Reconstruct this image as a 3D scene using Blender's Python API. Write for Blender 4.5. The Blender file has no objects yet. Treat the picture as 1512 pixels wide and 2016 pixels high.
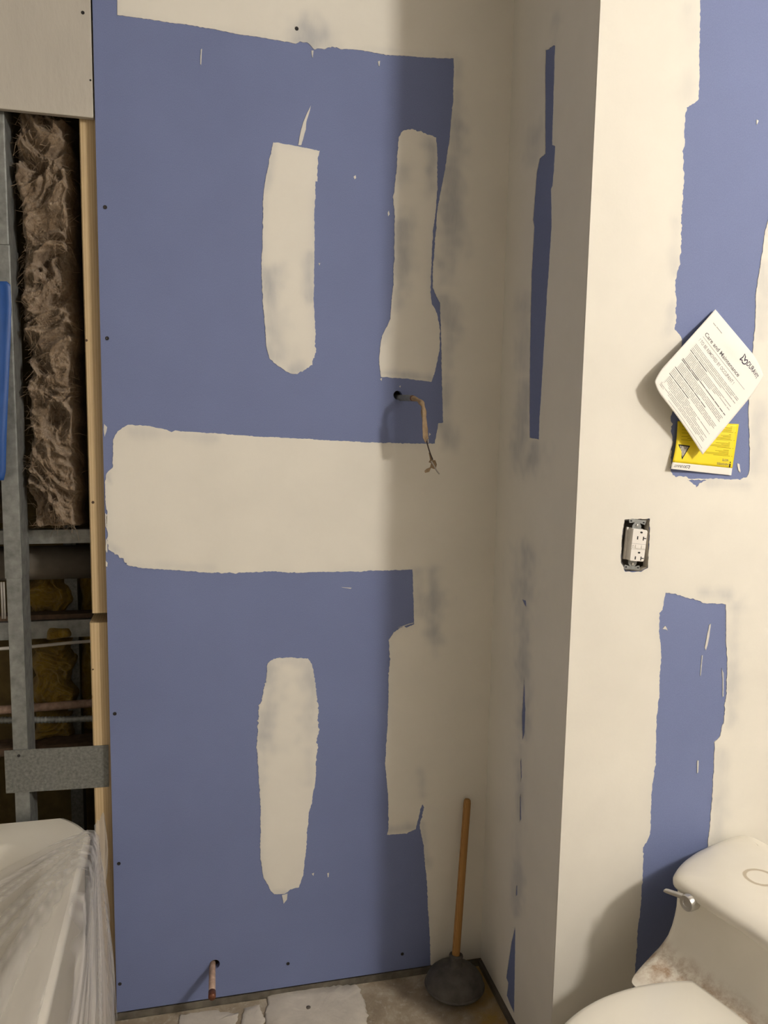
import bpy, bmesh, math, random
import numpy as np
from mathutils import Vector, Matrix, noise
from mathutils.geometry import delaunay_2d_cdt
from mathutils.kdtree import KDTree
random.seed(7)
SC = bpy.context.scene
COL = SC.collection

# ------------------------------------------------------------------ camera
YAW, PITCH, ROLL = 0.238309, -0.120483, 0.0183305
CAM_D, CAM_H, FOC = 1.835835, 1.43, 1560.42
XL, XI, BD = -0.189714, 0.733973, 0.418911      # board edge, inner corner, depth of the projecting wall
FLOOR = -0.018
CEIL = 2.75
CAM = np.array([0.0, -CAM_D, CAM_H])
_f = np.array([math.sin(YAW)*math.cos(PITCH), math.cos(YAW)*math.cos(PITCH), math.sin(PITCH)])
_r0 = np.array([math.cos(YAW), -math.sin(YAW), 0.0])
_u0 = np.cross(_r0, _f)
_r = _r0*math.cos(ROLL) + _u0*math.sin(ROLL)
_u = -_r0*math.sin(ROLL) + _u0*math.cos(ROLL)
cd = bpy.data.cameras.new('camera')
cam = bpy.data.objects.new('camera', cd); COL.objects.link(cam)
cd.sensor_fit = 'HORIZONTAL'; cd.sensor_width = 36.0; cd.lens = FOC*36.0/1512.0
cd.clip_start = 0.02
cam.matrix_world = Matrix(((_r[0], _u[0], -_f[0], CAM[0]), (_r[1], _u[1], -_f[1], CAM[1]),
                           (_r[2], _u[2], -_f[2], CAM[2]), (0, 0, 0, 1)))
SC.camera = cam

# ------------------------------------------------------------------ light and exposure
world = bpy.data.worlds.new('world'); SC.world = world; world.use_nodes = True
world.node_tree.nodes['Background'].inputs[0].default_value = (1.0, 0.9, 0.75, 1)
world.node_tree.nodes['Background'].inputs[1].default_value = 0.02
LAMP = Vector((2.10, -2.43, 2.50)); LAMP_R = 0.12
LAMP_STRENGTH = 300.0
LAMP_COLOR = (1.0, 0.94, 0.86)
vs = SC.view_settings
vs.view_transform = 'Standard'; vs.look = 'None'; vs.gamma = 1.0; vs.use_curve_mapping = False
vs.exposure = 0.04

# ------------------------------------------------------------------ projection helpers
def ray(x, y):
    return _f + _r*(x-756.0)/FOC - _u*(y-1008.0)/FOC
def at(x, y, axis, v):
    d = ray(x, y); t = (v-CAM[axis])/d[axis]
    return CAM + t*d
def at_plane(x, y, p0, n):
    d = ray(x, y); n = np.array(n); t = ((np.array(p0)-CAM)@n)/(d@n)
    return CAM + t*d
def to_px(P):
    d = np.asarray(P)-CAM; z = d@_f
    return 756+FOC*(d@_r)/z, 1008-FOC*(d@_u)/z

# ------------------------------------------------------------------ object helpers
def tag(o, label=None, cat=None, group=None, kind=None):
    if label: o['label'] = label
    if cat: o['category'] = cat
    if group: o['group'] = group
    if kind: o['kind'] = kind
    return o
def thing(name, loc, label, cat, group=None):
    o = bpy.data.objects.new(name, None); COL.objects.link(o)
    o.empty_display_size = 0.05
    o.location = loc
    return tag(o, label, cat, group)
def wloc(o):
    v = Vector((0, 0, 0))
    while o is not None:
        v = v + o.location; o = o.parent
    return v
def obj(name, verts, faces, mat, parent=None, smooth=False, origin=None, kind=None):
    """world-space verts -> one mesh object; the origin goes to the parent's place or to the base of the mesh"""
    V = np.array([tuple(v) for v in verts], dtype=float)
    if origin is None:
        if parent is not None: origin = wloc(parent)
        else: origin = Vector(((V[:, 0].min()+V[:, 0].max())/2, (V[:, 1].min()+V[:, 1].max())/2, V[:, 2].min()))
    origin = Vector(origin)
    me = bpy.data.meshes.new(name)
    me.from_pydata((V-np.array(origin)).tolist(), [], [list(f) for f in faces])
    me.update()
    if mat: me.materials.append(mat)
    if smooth:
        me.polygons.foreach_set('use_smooth', [True]*len(me.polygons))
    o = bpy.data.objects.new(name, me); COL.objects.link(o)
    if parent is not None:
        o.parent = parent; o.location = origin - wloc(parent)
    else:
        o.location = origin
    if kind: o['kind'] = kind
    return o
def fix_normals(o):
    bm = bmesh.new(); bm.from_mesh(o.data); bmesh.ops.recalc_face_normals(bm, faces=bm.faces[:]); bm.to_mesh(o.data); bm.free(); return o
def bevel(o, w, seg=2, ang=40):
    m = o.modifiers.new('bevel', 'BEVEL'); m.width = w; m.segments = seg; m.limit_method = 'ANGLE'; m.angle_limit = math.radians(ang); return o
def subsurf(o, n=1):
    m = o.modifiers.new('sub', 'SUBSURF'); m.levels = n; m.render_levels = n; return o

class MB:
    def __init__(s): s.v = []; s.f = []
    def add(s, V, F):
        b = len(s.v); s.v += [tuple(p) for p in V]; s.f += [tuple(i+b for i in f) for f in F]; return s
    def box(s, lo, hi):
        x0, y0, z0 = lo; x1, y1, z1 = hi
        return s.add([(x0,y0,z0),(x1,y0,z0),(x1,y1,z0),(x0,y1,z0),(x0,y0,z1),(x1,y0,z1),(x1,y1,z1),(x0,y1,z1)],
                     [(0,3,2,1),(4,5,6,7),(0,1,5,4),(1,2,6,5),(2,3,7,6),(3,0,4,7)])
    def loft(s, secs, closed=True, cap=True):
        n = len(secs[0]); V = [p for q in secs for p in q]; F = []
        for i in range(len(secs)-1):
            for j in range(n if closed else n-1):
                k = (j+1) % n
                F.append((i*n+j, i*n+k, (i+1)*n+k, (i+1)*n+j))
        if cap:
            F.append(tuple(range(n-1, -1, -1))); F.append(tuple((len(secs)-1)*n+j for j in range(n)))
        return s.add(V, F)
    def tube(s, path, rad, n=12, cap=True):
        path = [Vector(p) for p in path]
        rs = rad if isinstance(rad, (list, tuple)) else [rad]*len(path)
        secs = []; up = None
        for i, p in enumerate(path):
            d = (path[min(i+1, len(path)-1)]-path[max(i-1, 0)]).normalized()
            if up is None:
                up = Vector((0, 0, 1)) if abs(d.z) < .9 else Vector((1, 0, 0))
            a = d.cross(up)
            if a.length < 1e-6: a = d.orthogonal()
            a.normalize(); b = a.cross(d).normalized(); up = b
            secs.append([tuple(p+a*math.cos(2*math.pi*k/n)*rs[i]+b*math.sin(2*math.pi*k/n)*rs[i]) for k in range(n)])
        return s.loft(secs, True, cap)
    def lathe(s, prof, c=(0, 0, 0), axis=(0, 0, 1), n=32):
        ax = Vector(axis).normalized(); a = ax.orthogonal().normalized(); b = ax.cross(a)
        c = Vector(c); secs = []
        for (r, h) in prof:
            secs.append([tuple(c+ax*h+a*r*math.cos(2*math.pi*k/n)+b*r*math.sin(2*math.pi*k/n)) for k in range(n)])
        return s.loft(secs, True, True)
    def build(s, name, mat, parent=None, smooth=False, origin=None, kind=None):
        return obj(name, s.v, s.f, mat, parent, smooth, origin, kind)

def smooth_by_angle(o, deg=40):
    me = o.data
    me.polygons.foreach_set('use_smooth', [True]*len(me.polygons))
    try: me.set_sharp_from_angle(angle=math.radians(deg))
    except Exception: pass
    return o

# ------------------------------------------------------------------ materials
def nmat(name):
    m = bpy.data.materials.new(name); m.use_nodes = True
    nt = m.node_tree; b = nt.nodes['Principled BSDF']
    return m, nt, b
def N(nt, t, **kw):
    n = nt.nodes.new(t)
    for k, v in kw.items(): setattr(n, k, v)
    return n
def coords(nt, scale=(1, 1, 1), rot=(0, 0, 0)):
    tc = N(nt, 'ShaderNodeTexCoord'); mp = N(nt, 'ShaderNodeMapping')
    nt.links.new(tc.outputs['Object'], mp.inputs[0])
    mp.inputs['Scale'].default_value = scale; mp.inputs['Rotation'].default_value = rot
    return mp.outputs[0]
def noise_tex(nt, vec, scale, detail=4, rough=.55, dist=0):
    n = N(nt, 'ShaderNodeTexNoise'); n.inputs['Scale'].default_value = scale
    n.inputs['Detail'].default_value = detail; n.inputs['Roughness'].default_value = rough; n.inputs['Distortion'].default_value = dist
    nt.links.new(vec, n.inputs['Vector']); return n.outputs['Fac']
def ramp(nt, fac, stops):
    r = N(nt, 'ShaderNodeValToRGB'); e = r.color_ramp.elements
    while len(e) < len(stops): e.new(0.5)
    for el, (p, c) in zip(e, stops): el.position = p; el.color = (*c, 1) if len(c) == 3 else c
    nt.links.new(fac, r.inputs[0]); return r.outputs[0]
def mixc(nt, fac, a, b, mode='MIX'):
    m = N(nt, 'ShaderNodeMix', data_type='RGBA', blend_type=mode)
    for sock, v in ((m.inputs[0], fac), (m.inputs[6], a), (m.inputs[7], b)):
        if isinstance(v, bpy.types.NodeSocket): nt.links.new(v, sock)
        elif isinstance(v, (int, float)): sock.default_value = v
        else: sock.default_value = (*v, 1)
    return m.outputs[2]
def math_n(nt, op, a, b=None, c=None, clamp=False):
    m = N(nt, 'ShaderNodeMath', operation=op, use_clamp=clamp)
    for s_, v in zip(m.inputs, (a, b, c)):
        if v is None: continue
        if isinstance(v, bpy.types.NodeSocket): nt.links.new(v, s_)
        else: s_.default_value = v
    return m.outputs[0]
def bump(nt, b, h, strength=.2, dist=.001):
    n = N(nt, 'ShaderNodeBump'); n.inputs['Strength'].default_value = strength; n.inputs['Distance'].default_value = dist
    nt.links.new(h, n.inputs['Height']); nt.links.new(n.outputs[0], b.inputs['Normal'])
def simple(name, col, rough=.6, metal=0.0, var=.12, vscale=30, bstr=.15, bscale=120, bdist=.0006, stretch=(1, 1, 1), spec=.5):
    m, nt, b = nmat(name); v = coords(nt, stretch)
    f = noise_tex(nt, v, vscale)
    lo = tuple(max(0, c*(1-var)) for c in col); hi = tuple(min(1, c*(1+var)) for c in col)
    nt.links.new(ramp(nt, f, [(.25, lo), (.75, hi)]), b.inputs['Base Color'])
    b.inputs['Roughness'].default_value = rough; b.inputs['Metallic'].default_value = metal
    b.inputs['Specular IOR Level'].default_value = spec
    if bstr: bump(nt, b, noise_tex(nt, v, bscale), bstr, bdist)
    return m

BLUE = (.168, .205, .375)
MUD = (.78, .75, .67)
def mat_board():
    m, nt, b = nmat('blue_drywall_paper'); v = coords(nt)
    base = ramp(nt, noise_tex(nt, v, 3.5, 5, .6), [(.3, tuple(c*.94 for c in BLUE)), (.7, tuple(c*1.05 for c in BLUE))])
    grain = noise_tex(nt, coords(nt, (160, 160, 60)), 6, 3)
    base = mixc(nt, .12, base, ramp(nt, grain, [(.35, (.10, .125, .25)), (.65, (.30, .35, .56))]))
    # dry scuffs left by the knife
    sc = noise_tex(nt, coords(nt, (26, 26, 5)), 3.1, 6, .62)
    fac = ramp(nt, sc, [(.735, (0, 0, 0)), (.80, (.5, .5, .5))])
    base = mixc(nt, fac, base, MUD)
    nt.links.new(base, b.inputs['Base Color']); b.inputs['Roughness'].default_value = .7; b.inputs['Specular IOR Level'].default_value = .3
    bump(nt, b, noise_tex(nt, v, 700, 2), .12, .0004)
    return m
def mat_mud():
    m, nt, b = nmat('joint_compound'); v = coords(nt)
    at_ = N(nt, 'ShaderNodeAttribute', attribute_name='thin'); th = at_.outputs['Fac']
    n1 = noise_tex(nt, coords(nt, (1, 1, .25)), 55, 5, .65)
    f = math_n(nt, 'MULTIPLY', th, math_n(nt, 'ADD', math_n(nt, 'MULTIPLY', n1, 1.0), .5), clamp=True)
    base = ramp(nt, noise_tex(nt, v, 6, 5, .6), [(.3, tuple(c*.965 for c in MUD)), (.7, tuple(min(1, c*1.03) for c in MUD))])
    base = mixc(nt, f, base, tuple(.33*m_+.67*c for m_, c in zip(MUD, (.21, .245, .31))))
    nt.links.new(base, b.inputs['Base Color']); b.inputs['Roughness'].default_value = .75; b.inputs['Specular IOR Level'].default_value = .3
    h = mixc(nt, .5, noise_tex(nt, v, 14, 4, .5), noise_tex(nt, v, 160, 3))
    bump(nt, b, h, .16, .0016)
    return m
M = {}
M['board'] = mat_board(); M['mud'] = mat_mud()
M['gyp'] = simple('unfinished_wall', (.46, .44, .415), .8, var=.05, vscale=5, bscale=90, bstr=.3)
M['panel'] = simple('primed_panel', (.50, .47, .41), .8, var=.06, vscale=12, bscale=60, bstr=.7, bdist=.0018, stretch=(1, 1, .35))
M['dark'] = simple('dark_void', (.02, .018, .016), .9)
M['galv'] = simple('galvanised_steel', (.27, .28, .27), .5, .6, var=.35, vscale=45, bstr=.1, bscale=60)
M['galvdull'] = simple('dull_galvanised_steel', (.20, .205, .19), .6, .45, var=.35, vscale=160, bstr=.1, bscale=160)
M['porc'] = simple('porcelain_white', (.80, .765, .67), .18, var=.02, vscale=8, bstr=0)
M['chrome'] = simple('worn_chrome', (.62, .61, .58), .28, .9, var=.1, vscale=60, bstr=.05)
M['plasticw'] = simple('white_device_plastic', (.82, .79, .74), .35, var=.02, bstr=0)
M['black'] = simple('black_print', (.02, .02, .022), .7, bstr=0, spec=.2)
M['ink'] = simple('grey_ink', (.12, .12, .125), .8, bstr=0, spec=.1)
M['inkl'] = simple('light_grey_ink', (.27, .265, .26), .8, bstr=0, spec=.1)
M['inkp'] = simple('purple_ink', (.05, .04, .07), .8, bstr=0, spec=.1)
M['inky'] = simple('olive_ink', (.20, .16, .01), .8, bstr=0, spec=.1)
M['paper'] = simple('white_paper', (.84, .82, .76), .65, var=.015, vscale=20, bstr=.05, bscale=300)
M['yellow'] = simple('yellow_card', (.86, .68, .01), .55, var=.02, bstr=0)
M['copper'] = simple('dirty_copper', (.42, .29, .22), .6, .15, var=.4, vscale=70, bstr=.2)
M['coppercap'] = simple('brown_pipe_end', (.16, .055, .025), .5, .2, var=.3, vscale=90)
M['rubber'] = simple('dusty_black_rubber', (.078, .071, .062), .7, var=.5, vscale=30, bstr=.2, bscale=90)
M['rust'] = simple('brown_rusted_bar', (.10, .062, .036), .85, var=.4, vscale=60)
M['head'] = simple('black_screw_head', (.022, .02, .02), .6, .3)
M['iron'] = simple('dark_iron', (.10, .085, .065), .7, var=.3, vscale=20)
M['tarp'] = simple('blue_plastic', (.012, .07, .27), .45, var=.12, vscale=20, bstr=.3, bscale=40)
M['cable'] = simple('pale_cable', (.5, .47, .42), .6)
M['kraft'] = simple('kraft_paper_wrap', (.30, .21, .12), .75, var=.3, vscale=120)
M['wire'] = simple('dark_wire', (.05, .035, .03), .5)
M['plaster'] = simple('floor_plaster', (.58, .53, .45), .85, var=.12, vscale=25, bstr=.6, bscale=60, bdist=.003)
M['track'] = simple('dirty_steel_track', (.13, .115, .09), .75, .3, var=.5, vscale=35, bstr=.4, bscale=80)
M['backing'] = simple('brown_paper_board', (.14, .10, .035), .9, var=.3, vscale=30)

def mat_wood(name, c0, c1, knots=True, sc=1.0, ang=0):
    m, nt, b = nmat(name)
    w = N(nt, 'ShaderNodeTexWave', wave_type='BANDS', bands_direction='X')
    w.inputs['Scale'].default_value = 55*sc; w.inputs['Distortion'].default_value = 5; w.inputs['Detail'].default_value = 3; w.inputs['Detail Scale'].default_value = 1.2
    nt.links.new(coords(nt, (1, 1, .045)), w.inputs['Vector'])
    col = ramp(nt, w.outputs['Fac'], [(.1, c0), (.9, c1)])
    col = mixc(nt, .25, col, ramp(nt, noise_tex(nt, coords(nt, (9, 9, 1.2)), 4), [(.3, c0), (.7, c1)]))
    if knots:
        vo = N(nt, 'ShaderNodeTexVoronoi'); vo.inputs['Scale'].default_value = 11
        nt.links.new(coords(nt, (1.0, 1.0, 1.0)), vo.inputs['Vector'])
        k = ramp(nt, vo.outputs['Distance'], [(.05, (1, 1, 1)), (.085, (0, 0, 0))])
        col = mixc(nt, k, col, (.16, .075, .03))
    nt.links.new(col, b.inputs['Base Color']); b.inputs['Roughness'].default_value = .65
    bump(nt, b, w.outputs['Fac'], .08, .0005)
    return m
M['pine'] = mat_wood('pine_stud', (.56, .41, .22), (.66, .51, .30))
M['stick'] = mat_wood('stained_handle', (.30, .145, .035), (.42, .22, .06), knots=False, sc=1.6)

def mat_fluff(name, c0, c1, c2):
    m, nt, b = nmat(name); v = coords(nt)
    f = noise_tex(nt, v, 40, 6, .7, .6)
    nt.links.new(ramp(nt, f, [(.25, c0), (.5, c1), (.8, c2)]), b.inputs['Base Color'])
    b.inputs['Roughness'].default_value = 1; b.inputs['Specular IOR Level'].default_value = .05
    b.inputs['Sheen Weight'].default_value = .25
    bump(nt, b, noise_tex(nt, v, 160, 6, .75, 1.0), .9, .006)
    return m
M['brown_fluff'] = mat_fluff('brown_glass_wool', (.19, .12, .065), (.35, .25, .155), (.55, .43, .31))
M['yellow_fluff'] = mat_fluff('yellow_glass_wool', (.17, .10, .008), (.32, .20, .015), (.42, .29, .05))

def mat_floor():
    m, nt, b = nmat('dirty_concrete'); v = coords(nt)
    c = ramp(nt, noise_tex(nt, v, 9, 8, .7, .4), [(.25, (.16, .12, .08)), (.5, (.33, .27, .19)), (.72, (.50, .44, .34))])
    c = mixc(nt, ramp(nt, noise_tex(nt, v, 55, 5, .7), [(.55, (0, 0, 0)), (.75, (.7, .7, .7))]), c, (.60, .54, .44))
    # mustard glue stain along the side wall
    tc = N(nt, 'ShaderNodeTexCoord'); sx = N(nt, 'ShaderNodeSeparateXYZ'); nt.links.new(tc.outputs['Object'], sx.inputs[0])
    s = N(nt, 'ShaderNodeMapRange'); s.inputs[1].default_value = .10; s.inputs[2].default_value = .03; nt.links.new(math_n(nt, 'ABSOLUTE', math_n(nt, 'SUBTRACT', sx.outputs[0], .685)), s.inputs[0])
    st = math_n(nt, 'MULTIPLY', s.outputs[0], ramp(nt, noise_tex(nt, v, 14), [(.35, (0, 0, 0)), (.6, (.9, .9, .9))]))
    c = mixc(nt, st, c, (.36, .23, .05))
    nt.links.new(c, b.inputs['Base Color']); b.inputs['Roughness'].default_value = .85
    bump(nt, b, noise_tex(nt, v, 70, 6, .7), .6, .004)
    return m
M['floor'] = mat_floor()

def mat_film():
    m, nt, b = nmat('clear_plastic_film'); v = coords(nt, (3, 1, .5))
    b.inputs['Base Color'].default_value = (.80, .77, .74, 1); b.inputs['Roughness'].default_value = .13
    b.inputs['Specular IOR Level'].default_value = .7
    out = nt.nodes['Material Output']
    tr = N(nt, 'ShaderNodeBsdfTransparent'); mx = N(nt, 'ShaderNodeMixShader')
    tl = N(nt, 'ShaderNodeBsdfTranslucent'); tl.inputs[0].default_value = (.8, .78, .74, 1); m2 = N(nt, 'ShaderNodeMixShader'); m2.inputs[0].default_value = .3
    nt.links.new(b.outputs[0], m2.inputs[1]); nt.links.new(tl.outputs[0], m2.inputs[2])
    sa = N(nt, 'ShaderNodeAttribute', attribute_name='streak')
    fac = ramp(nt, math_n(nt, 'ADD', sa.outputs['Fac'], .5), [(.2, (.22, .22, .22)), (.55, (.45, .45, .45)), (.85, (.78, .78, .78))])
    nt.links.new(fac, mx.inputs[0]); nt.links.new(tr.outputs[0], mx.inputs[1]); nt.links.new(m2.outputs[0], mx.inputs[2])
    nt.links.new(mx.outputs[0], out.inputs[0])
    return m
M['film'] = mat_film()

def mat_stained(name, mode):
    """porcelain with the brown dirt of the old fixture; local coordinates: x forward, y across, z up"""
    m, nt, b = nmat(name); v = coords(nt)
    base = ramp(nt, noise_tex(nt, v, 9), [(.3, (.76, .72, .62)), (.7, (.81, .77, .675))])
    tc = N(nt, 'ShaderNodeTexCoord'); sx = N(nt, 'ShaderNodeSeparateXYZ'); nt.links.new(tc.outputs['Object'], sx.inputs[0])
    n = noise_tex(nt, v, 38, 6, .72)
    if mode == 'lid':
        # dried ring left by a can, and scratches
        cx, cy = RING
        dx = math_n(nt, 'SUBTRACT', sx.outputs[0], cx); dy = math_n(nt, 'SUBTRACT', sx.outputs[1], cy)
        d = math_n(nt, 'SQRT', math_n(nt, 'ADD', math_n(nt, 'MULTIPLY', dx, dx), math_n(nt, 'MULTIPLY', dy, dy)))
        d = math_n(nt, 'ADD', d, math_n(nt, 'MULTIPLY', math_n(nt, 'SUBTRACT', n, .5), .006))
        e = math_n(nt, 'ABSOLUTE', math_n(nt, 'SUBTRACT', d, .028))
        k = ramp(nt, math_n(nt, 'MULTIPLY', e, 100), [(.26, (.62, .62, .62)), (.46, (0, 0, 0))])
        base = mixc(nt, k, base, (.34, .25, .12))
        sp = ramp(nt, noise_tex(nt, coords(nt, (14, 40, 14)), 3, 3), [(.74, (0, 0, 0)), (.78, (.5, .5, .5))])
        base = mixc(nt, sp, base, (.45, .38, .26))
    else:
        # grime lying on the shelf behind the seat and in the curve under the tank
        zz = ramp(nt, sx.outputs[2], [(.376, (0, 0, 0)), (.387, (1, 1, 1)), (.405, (1, 1, 1)), (.43, (0, 0, 0))])
        fx = ramp(nt, math_n(nt, 'ADD', sx.outputs[0], .5), [(.40, (0, 0, 0)), (.45, (1, 1, 1)), (.56, (1, 1, 1)), (.63, (.15, .15, .15))])
        k = math_n(nt, 'MULTIPLY', math_n(nt, 'MULTIPLY', zz, fx), ramp(nt, n, [(.38, (.05, .05, .05)), (.62, (.9, .9, .9))]))
        base = mixc(nt, k, base, (.33, .20, .105))
    nt.links.new(base, b.inputs['Base Color']); b.inputs['Roughness'].default_value = .28
    return m

# ------------------------------------------------------------------ wall sheets and compound patches
def fr(x, y, seed=0.0, sc=1.0):
    return noise.noise((x*sc+seed*7.31, y*sc-seed*3.7, seed*1.93))
PL = {'main': (lambda u, v, h: (u, -h, v)), 'side': (lambda u, v, h: (XI-h, u, v)), 'front': (lambda u, v, h: (u, -BD-h, v))}
def px2uv(plane, x, y):
    if plane == 'main': p = at(x, y, 1, 0.0); return (p[0], p[2])
    if plane == 'side': p = at(x, y, 0, XI); return (p[1], p[2])
    p = at(x, y, 1, -BD); return (p[0], p[2])
def inside(P, poly):
    x, y = P[:, 0], P[:, 1]; r = np.zeros(len(P), bool); q = np.array(poly); n = len(q)
    for i in range(n):
        x1, y1 = q[i]; x2, y2 = q[(i+1) % n]
        if y1 == y2: continue
        c = ((y1 > y) != (y2 > y)) & (x < (x2-x1)*(y-y1)/(y2-y1)+x1)
        r ^= c
    return r
def densify(poly, seg, jit, seed):
    out = []; n = len(poly)
    for i in range(n):
        a = np.array(poly[i][:2]); b = np.array(poly[(i+1) % n][:2]); L = np.linalg.norm(b-a)
        j = jit if len(poly[i]) < 3 else poly[i][2]*jit
        k = max(1, int(L/seg))
        for s in range(k):
            p = a+(b-a)*s/k
            if j > 0:
                d = np.array([-(b-a)[1], (b-a)[0]])/max(L, 1e-9)
                off = (fr(p[0], p[1], seed, 22)*1.3 + fr(p[0], p[1], seed+1, 75) + fr(p[0], p[1], seed+2, 190)*1.3)*j
                p = p+d*off
            out.append((float(p[0]), float(p[1])))
    return out
def sheet(name, plane, outer, holes, mat, parent, front, back, seg=.004, jit=0.0, grid=None, smears=(), edge=0.0, edge_w=.012, seed=1.0, px=True, hjit=None, kind=None, thin0=0.0):
    cv = (lambda P: [tuple(px2uv(plane, p[0], p[1]))+tuple(p[2:]) for p in P]) if px else (lambda P: [tuple(p) for p in P])
    hj = jit if hjit is None else hjit
    loops = [densify(cv(outer), seg, jit, seed)] + [densify(cv(h), seg, hj, seed+5+i) for i, h in enumerate(holes)]
    if plane == 'main': loops = [[(min(a, XI-.0012) if px else a, max(b, .0008) if px else b) for a, b in L] for L in loops]
    pts = []; edges = []
    for L in loops:
        b = len(pts); pts += L; edges += [(b+i, b+(i+1) % len(L)) for i in range(len(L))]
    kd = KDTree(len(pts))
    for i, p in enumerate(pts): kd.insert((p[0], p[1], 0), i)
    kd.balance()
    if grid:
        O = np.array(loops[0]); lo = O.min(0); hi = O.max(0)
        gx = np.arange(lo[0]+grid/2, hi[0], grid); gy = np.arange(lo[1]+grid/2, hi[1], grid)
        G = np.array([(a+(grid*.5 if j % 2 else 0), b) for j, b in enumerate(gy) for a in gx])
        if len(G):
            k = inside(G, loops[0])
            for h in loops[1:]: k &= ~inside(G, h)
            G = G[k]
            if len(G):
                keep = np.array([kd.find((a, b, 0))[2] > seg*.8 for a, b in G])
                pts += [tuple(p) for p in G[keep]]
    ep = [p for L in (loops[1:] or loops) for p in L if not (plane == 'main' and p[0] > XI-.004)]; kd2 = KDTree(len(ep))
    for i, p in enumerate(ep): kd2.insert((p[0], p[1], 0), i)
    kd2.balance()
    V, E_, F, *_ = delaunay_2d_cdt([Vector(p) for p in pts], edges, [], 0, 1e-7)
    V = np.array([(v.x, v.y) for v in V]); F = np.array([f for f in F if len(f) == 3])
    cen = V[F].mean(1); k = inside(cen, loops[0])
    for h in loops[1:]: k &= ~inside(cen, h)
    F = F[k]
    used = np.unique(F); rm = -np.ones(len(V), int); rm[used] = np.arange(len(used)); V = V[used]; F = rm[F]
    fn = PL[plane]; n = len(V)
    verts = [fn(a, b, front) for a, b in V]
    cnt = {}
    for t in F:
        for a, b in ((t[0], t[1]), (t[1], t[2]), (t[2], t[0])):
            a, b = int(a), int(b); key = (min(a, b), max(a, b)); cnt[key] = None if key in cnt else (a, b)
    bd = [e for e in cnt.values() if e]
    bv = sorted({i for e in bd for i in e}); bi = {v: n+i for i, v in enumerate(bv)}
    verts += [fn(V[v][0], V[v][1], back) for v in bv]
    faces = [tuple(int(i) for i in t) for t in F] + [(b, a, bi[a], bi[b]) for a, b in bd]
    if plane == 'side': pass
    o = obj(name, verts, faces, mat, parent, origin=(0, 0, 0) if parent is None else None, kind=kind)
    fix_normals(o)
    # 'thin' tells where the knife left the compound so thin that the board shows through
    W = np.array(verts[:n]); X, Y = [], []
    d = W-CAM; z = d@_f; X = 756+FOC*(d@_r)/z; Y = 1008-FOC*(d@_u)/z
    th = np.full(n, thin0)
    wob = np.array([fr(a, b, seed+3, 14)+.6*fr(a, b, seed+4, 45) for a, b in V]) if smears else None
    for (x0, y0, x1, y1, w, s) in smears:
        w *= 1.2; s *= .85
        a = np.array([x0, y0], float); b = np.array([x1, y1], float); P = np.stack([X, Y], 1); ab = b-a; L2 = max(ab@ab, 1e-6)
        t = np.clip(((P-a)@ab)/L2, 0, 1); q = a+t[:, None]*ab; dd = np.sqrt(((P-q)**2).sum(1))
        th = np.maximum(th, s*np.clip(.85+.7*wob, .15, 1.1)*np.exp(-(dd*(1-.55*wob)/w)**2*1.0))
    if edge > 0:
        dm = np.array([kd2.find((a, b, 0))[2] for a, b in V])
        nz = np.array([fr(a, b, seed+9, 9) for a, b in V])
        th = np.maximum(th, edge*np.clip(.55+nz, 0, 1)*np.exp(-dm/edge_w))
    at_ = o.data.attributes.new('thin', 'FLOAT', 'POINT')
    at_.data.foreach_set('value', np.concatenate([th, th[bv] if len(bv) else []]).astype(np.float32))
    return o

def circle(cx, cy, r, n=18, ry=None):
    return [(cx+r*math.cos(2*math.pi*k/n), cy+(ry or r)*math.sin(2*math.pi*k/n)) for k in range(n)]

# ------------------------------------------------------------------ the setting
# back wall of blue board, with holes for the cable and for the stub of pipe
hw = px2uv('main', 783, 778); hp = px2uv('main', 421, 1899)
wall_back = sheet('wall_back', 'main', [(XL, 0.0), (XI, 0.0), (XI, CEIL), (XL, CEIL)], [circle(hw[0], hw[1], .0105), circle(hp[0]+.002, hp[1], .0125)],
                  M['board'], None, 0.0, -.016, seg=.5, px=False, hjit=0.0)
tag(wall_back, 'blue drywall board wall with pale joint compound bands and patches', 'wall', kind='structure')
def patch(outer, smears=(), jit=.0012, edge=.35, edge_w=.010, seed=1.0, front=.0012, grid=.007, name='compound_patch', parent=None, plane='main', holes=(), thin0=0.0, seg=.003):
    return sheet(name, plane, outer, list(holes), M['mud'], parent or wall_back, front, 0.0, seg=seg, jit=jit, grid=grid, smears=smears, edge=edge, edge_w=edge_w, seed=seed, thin0=thin0)

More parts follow.
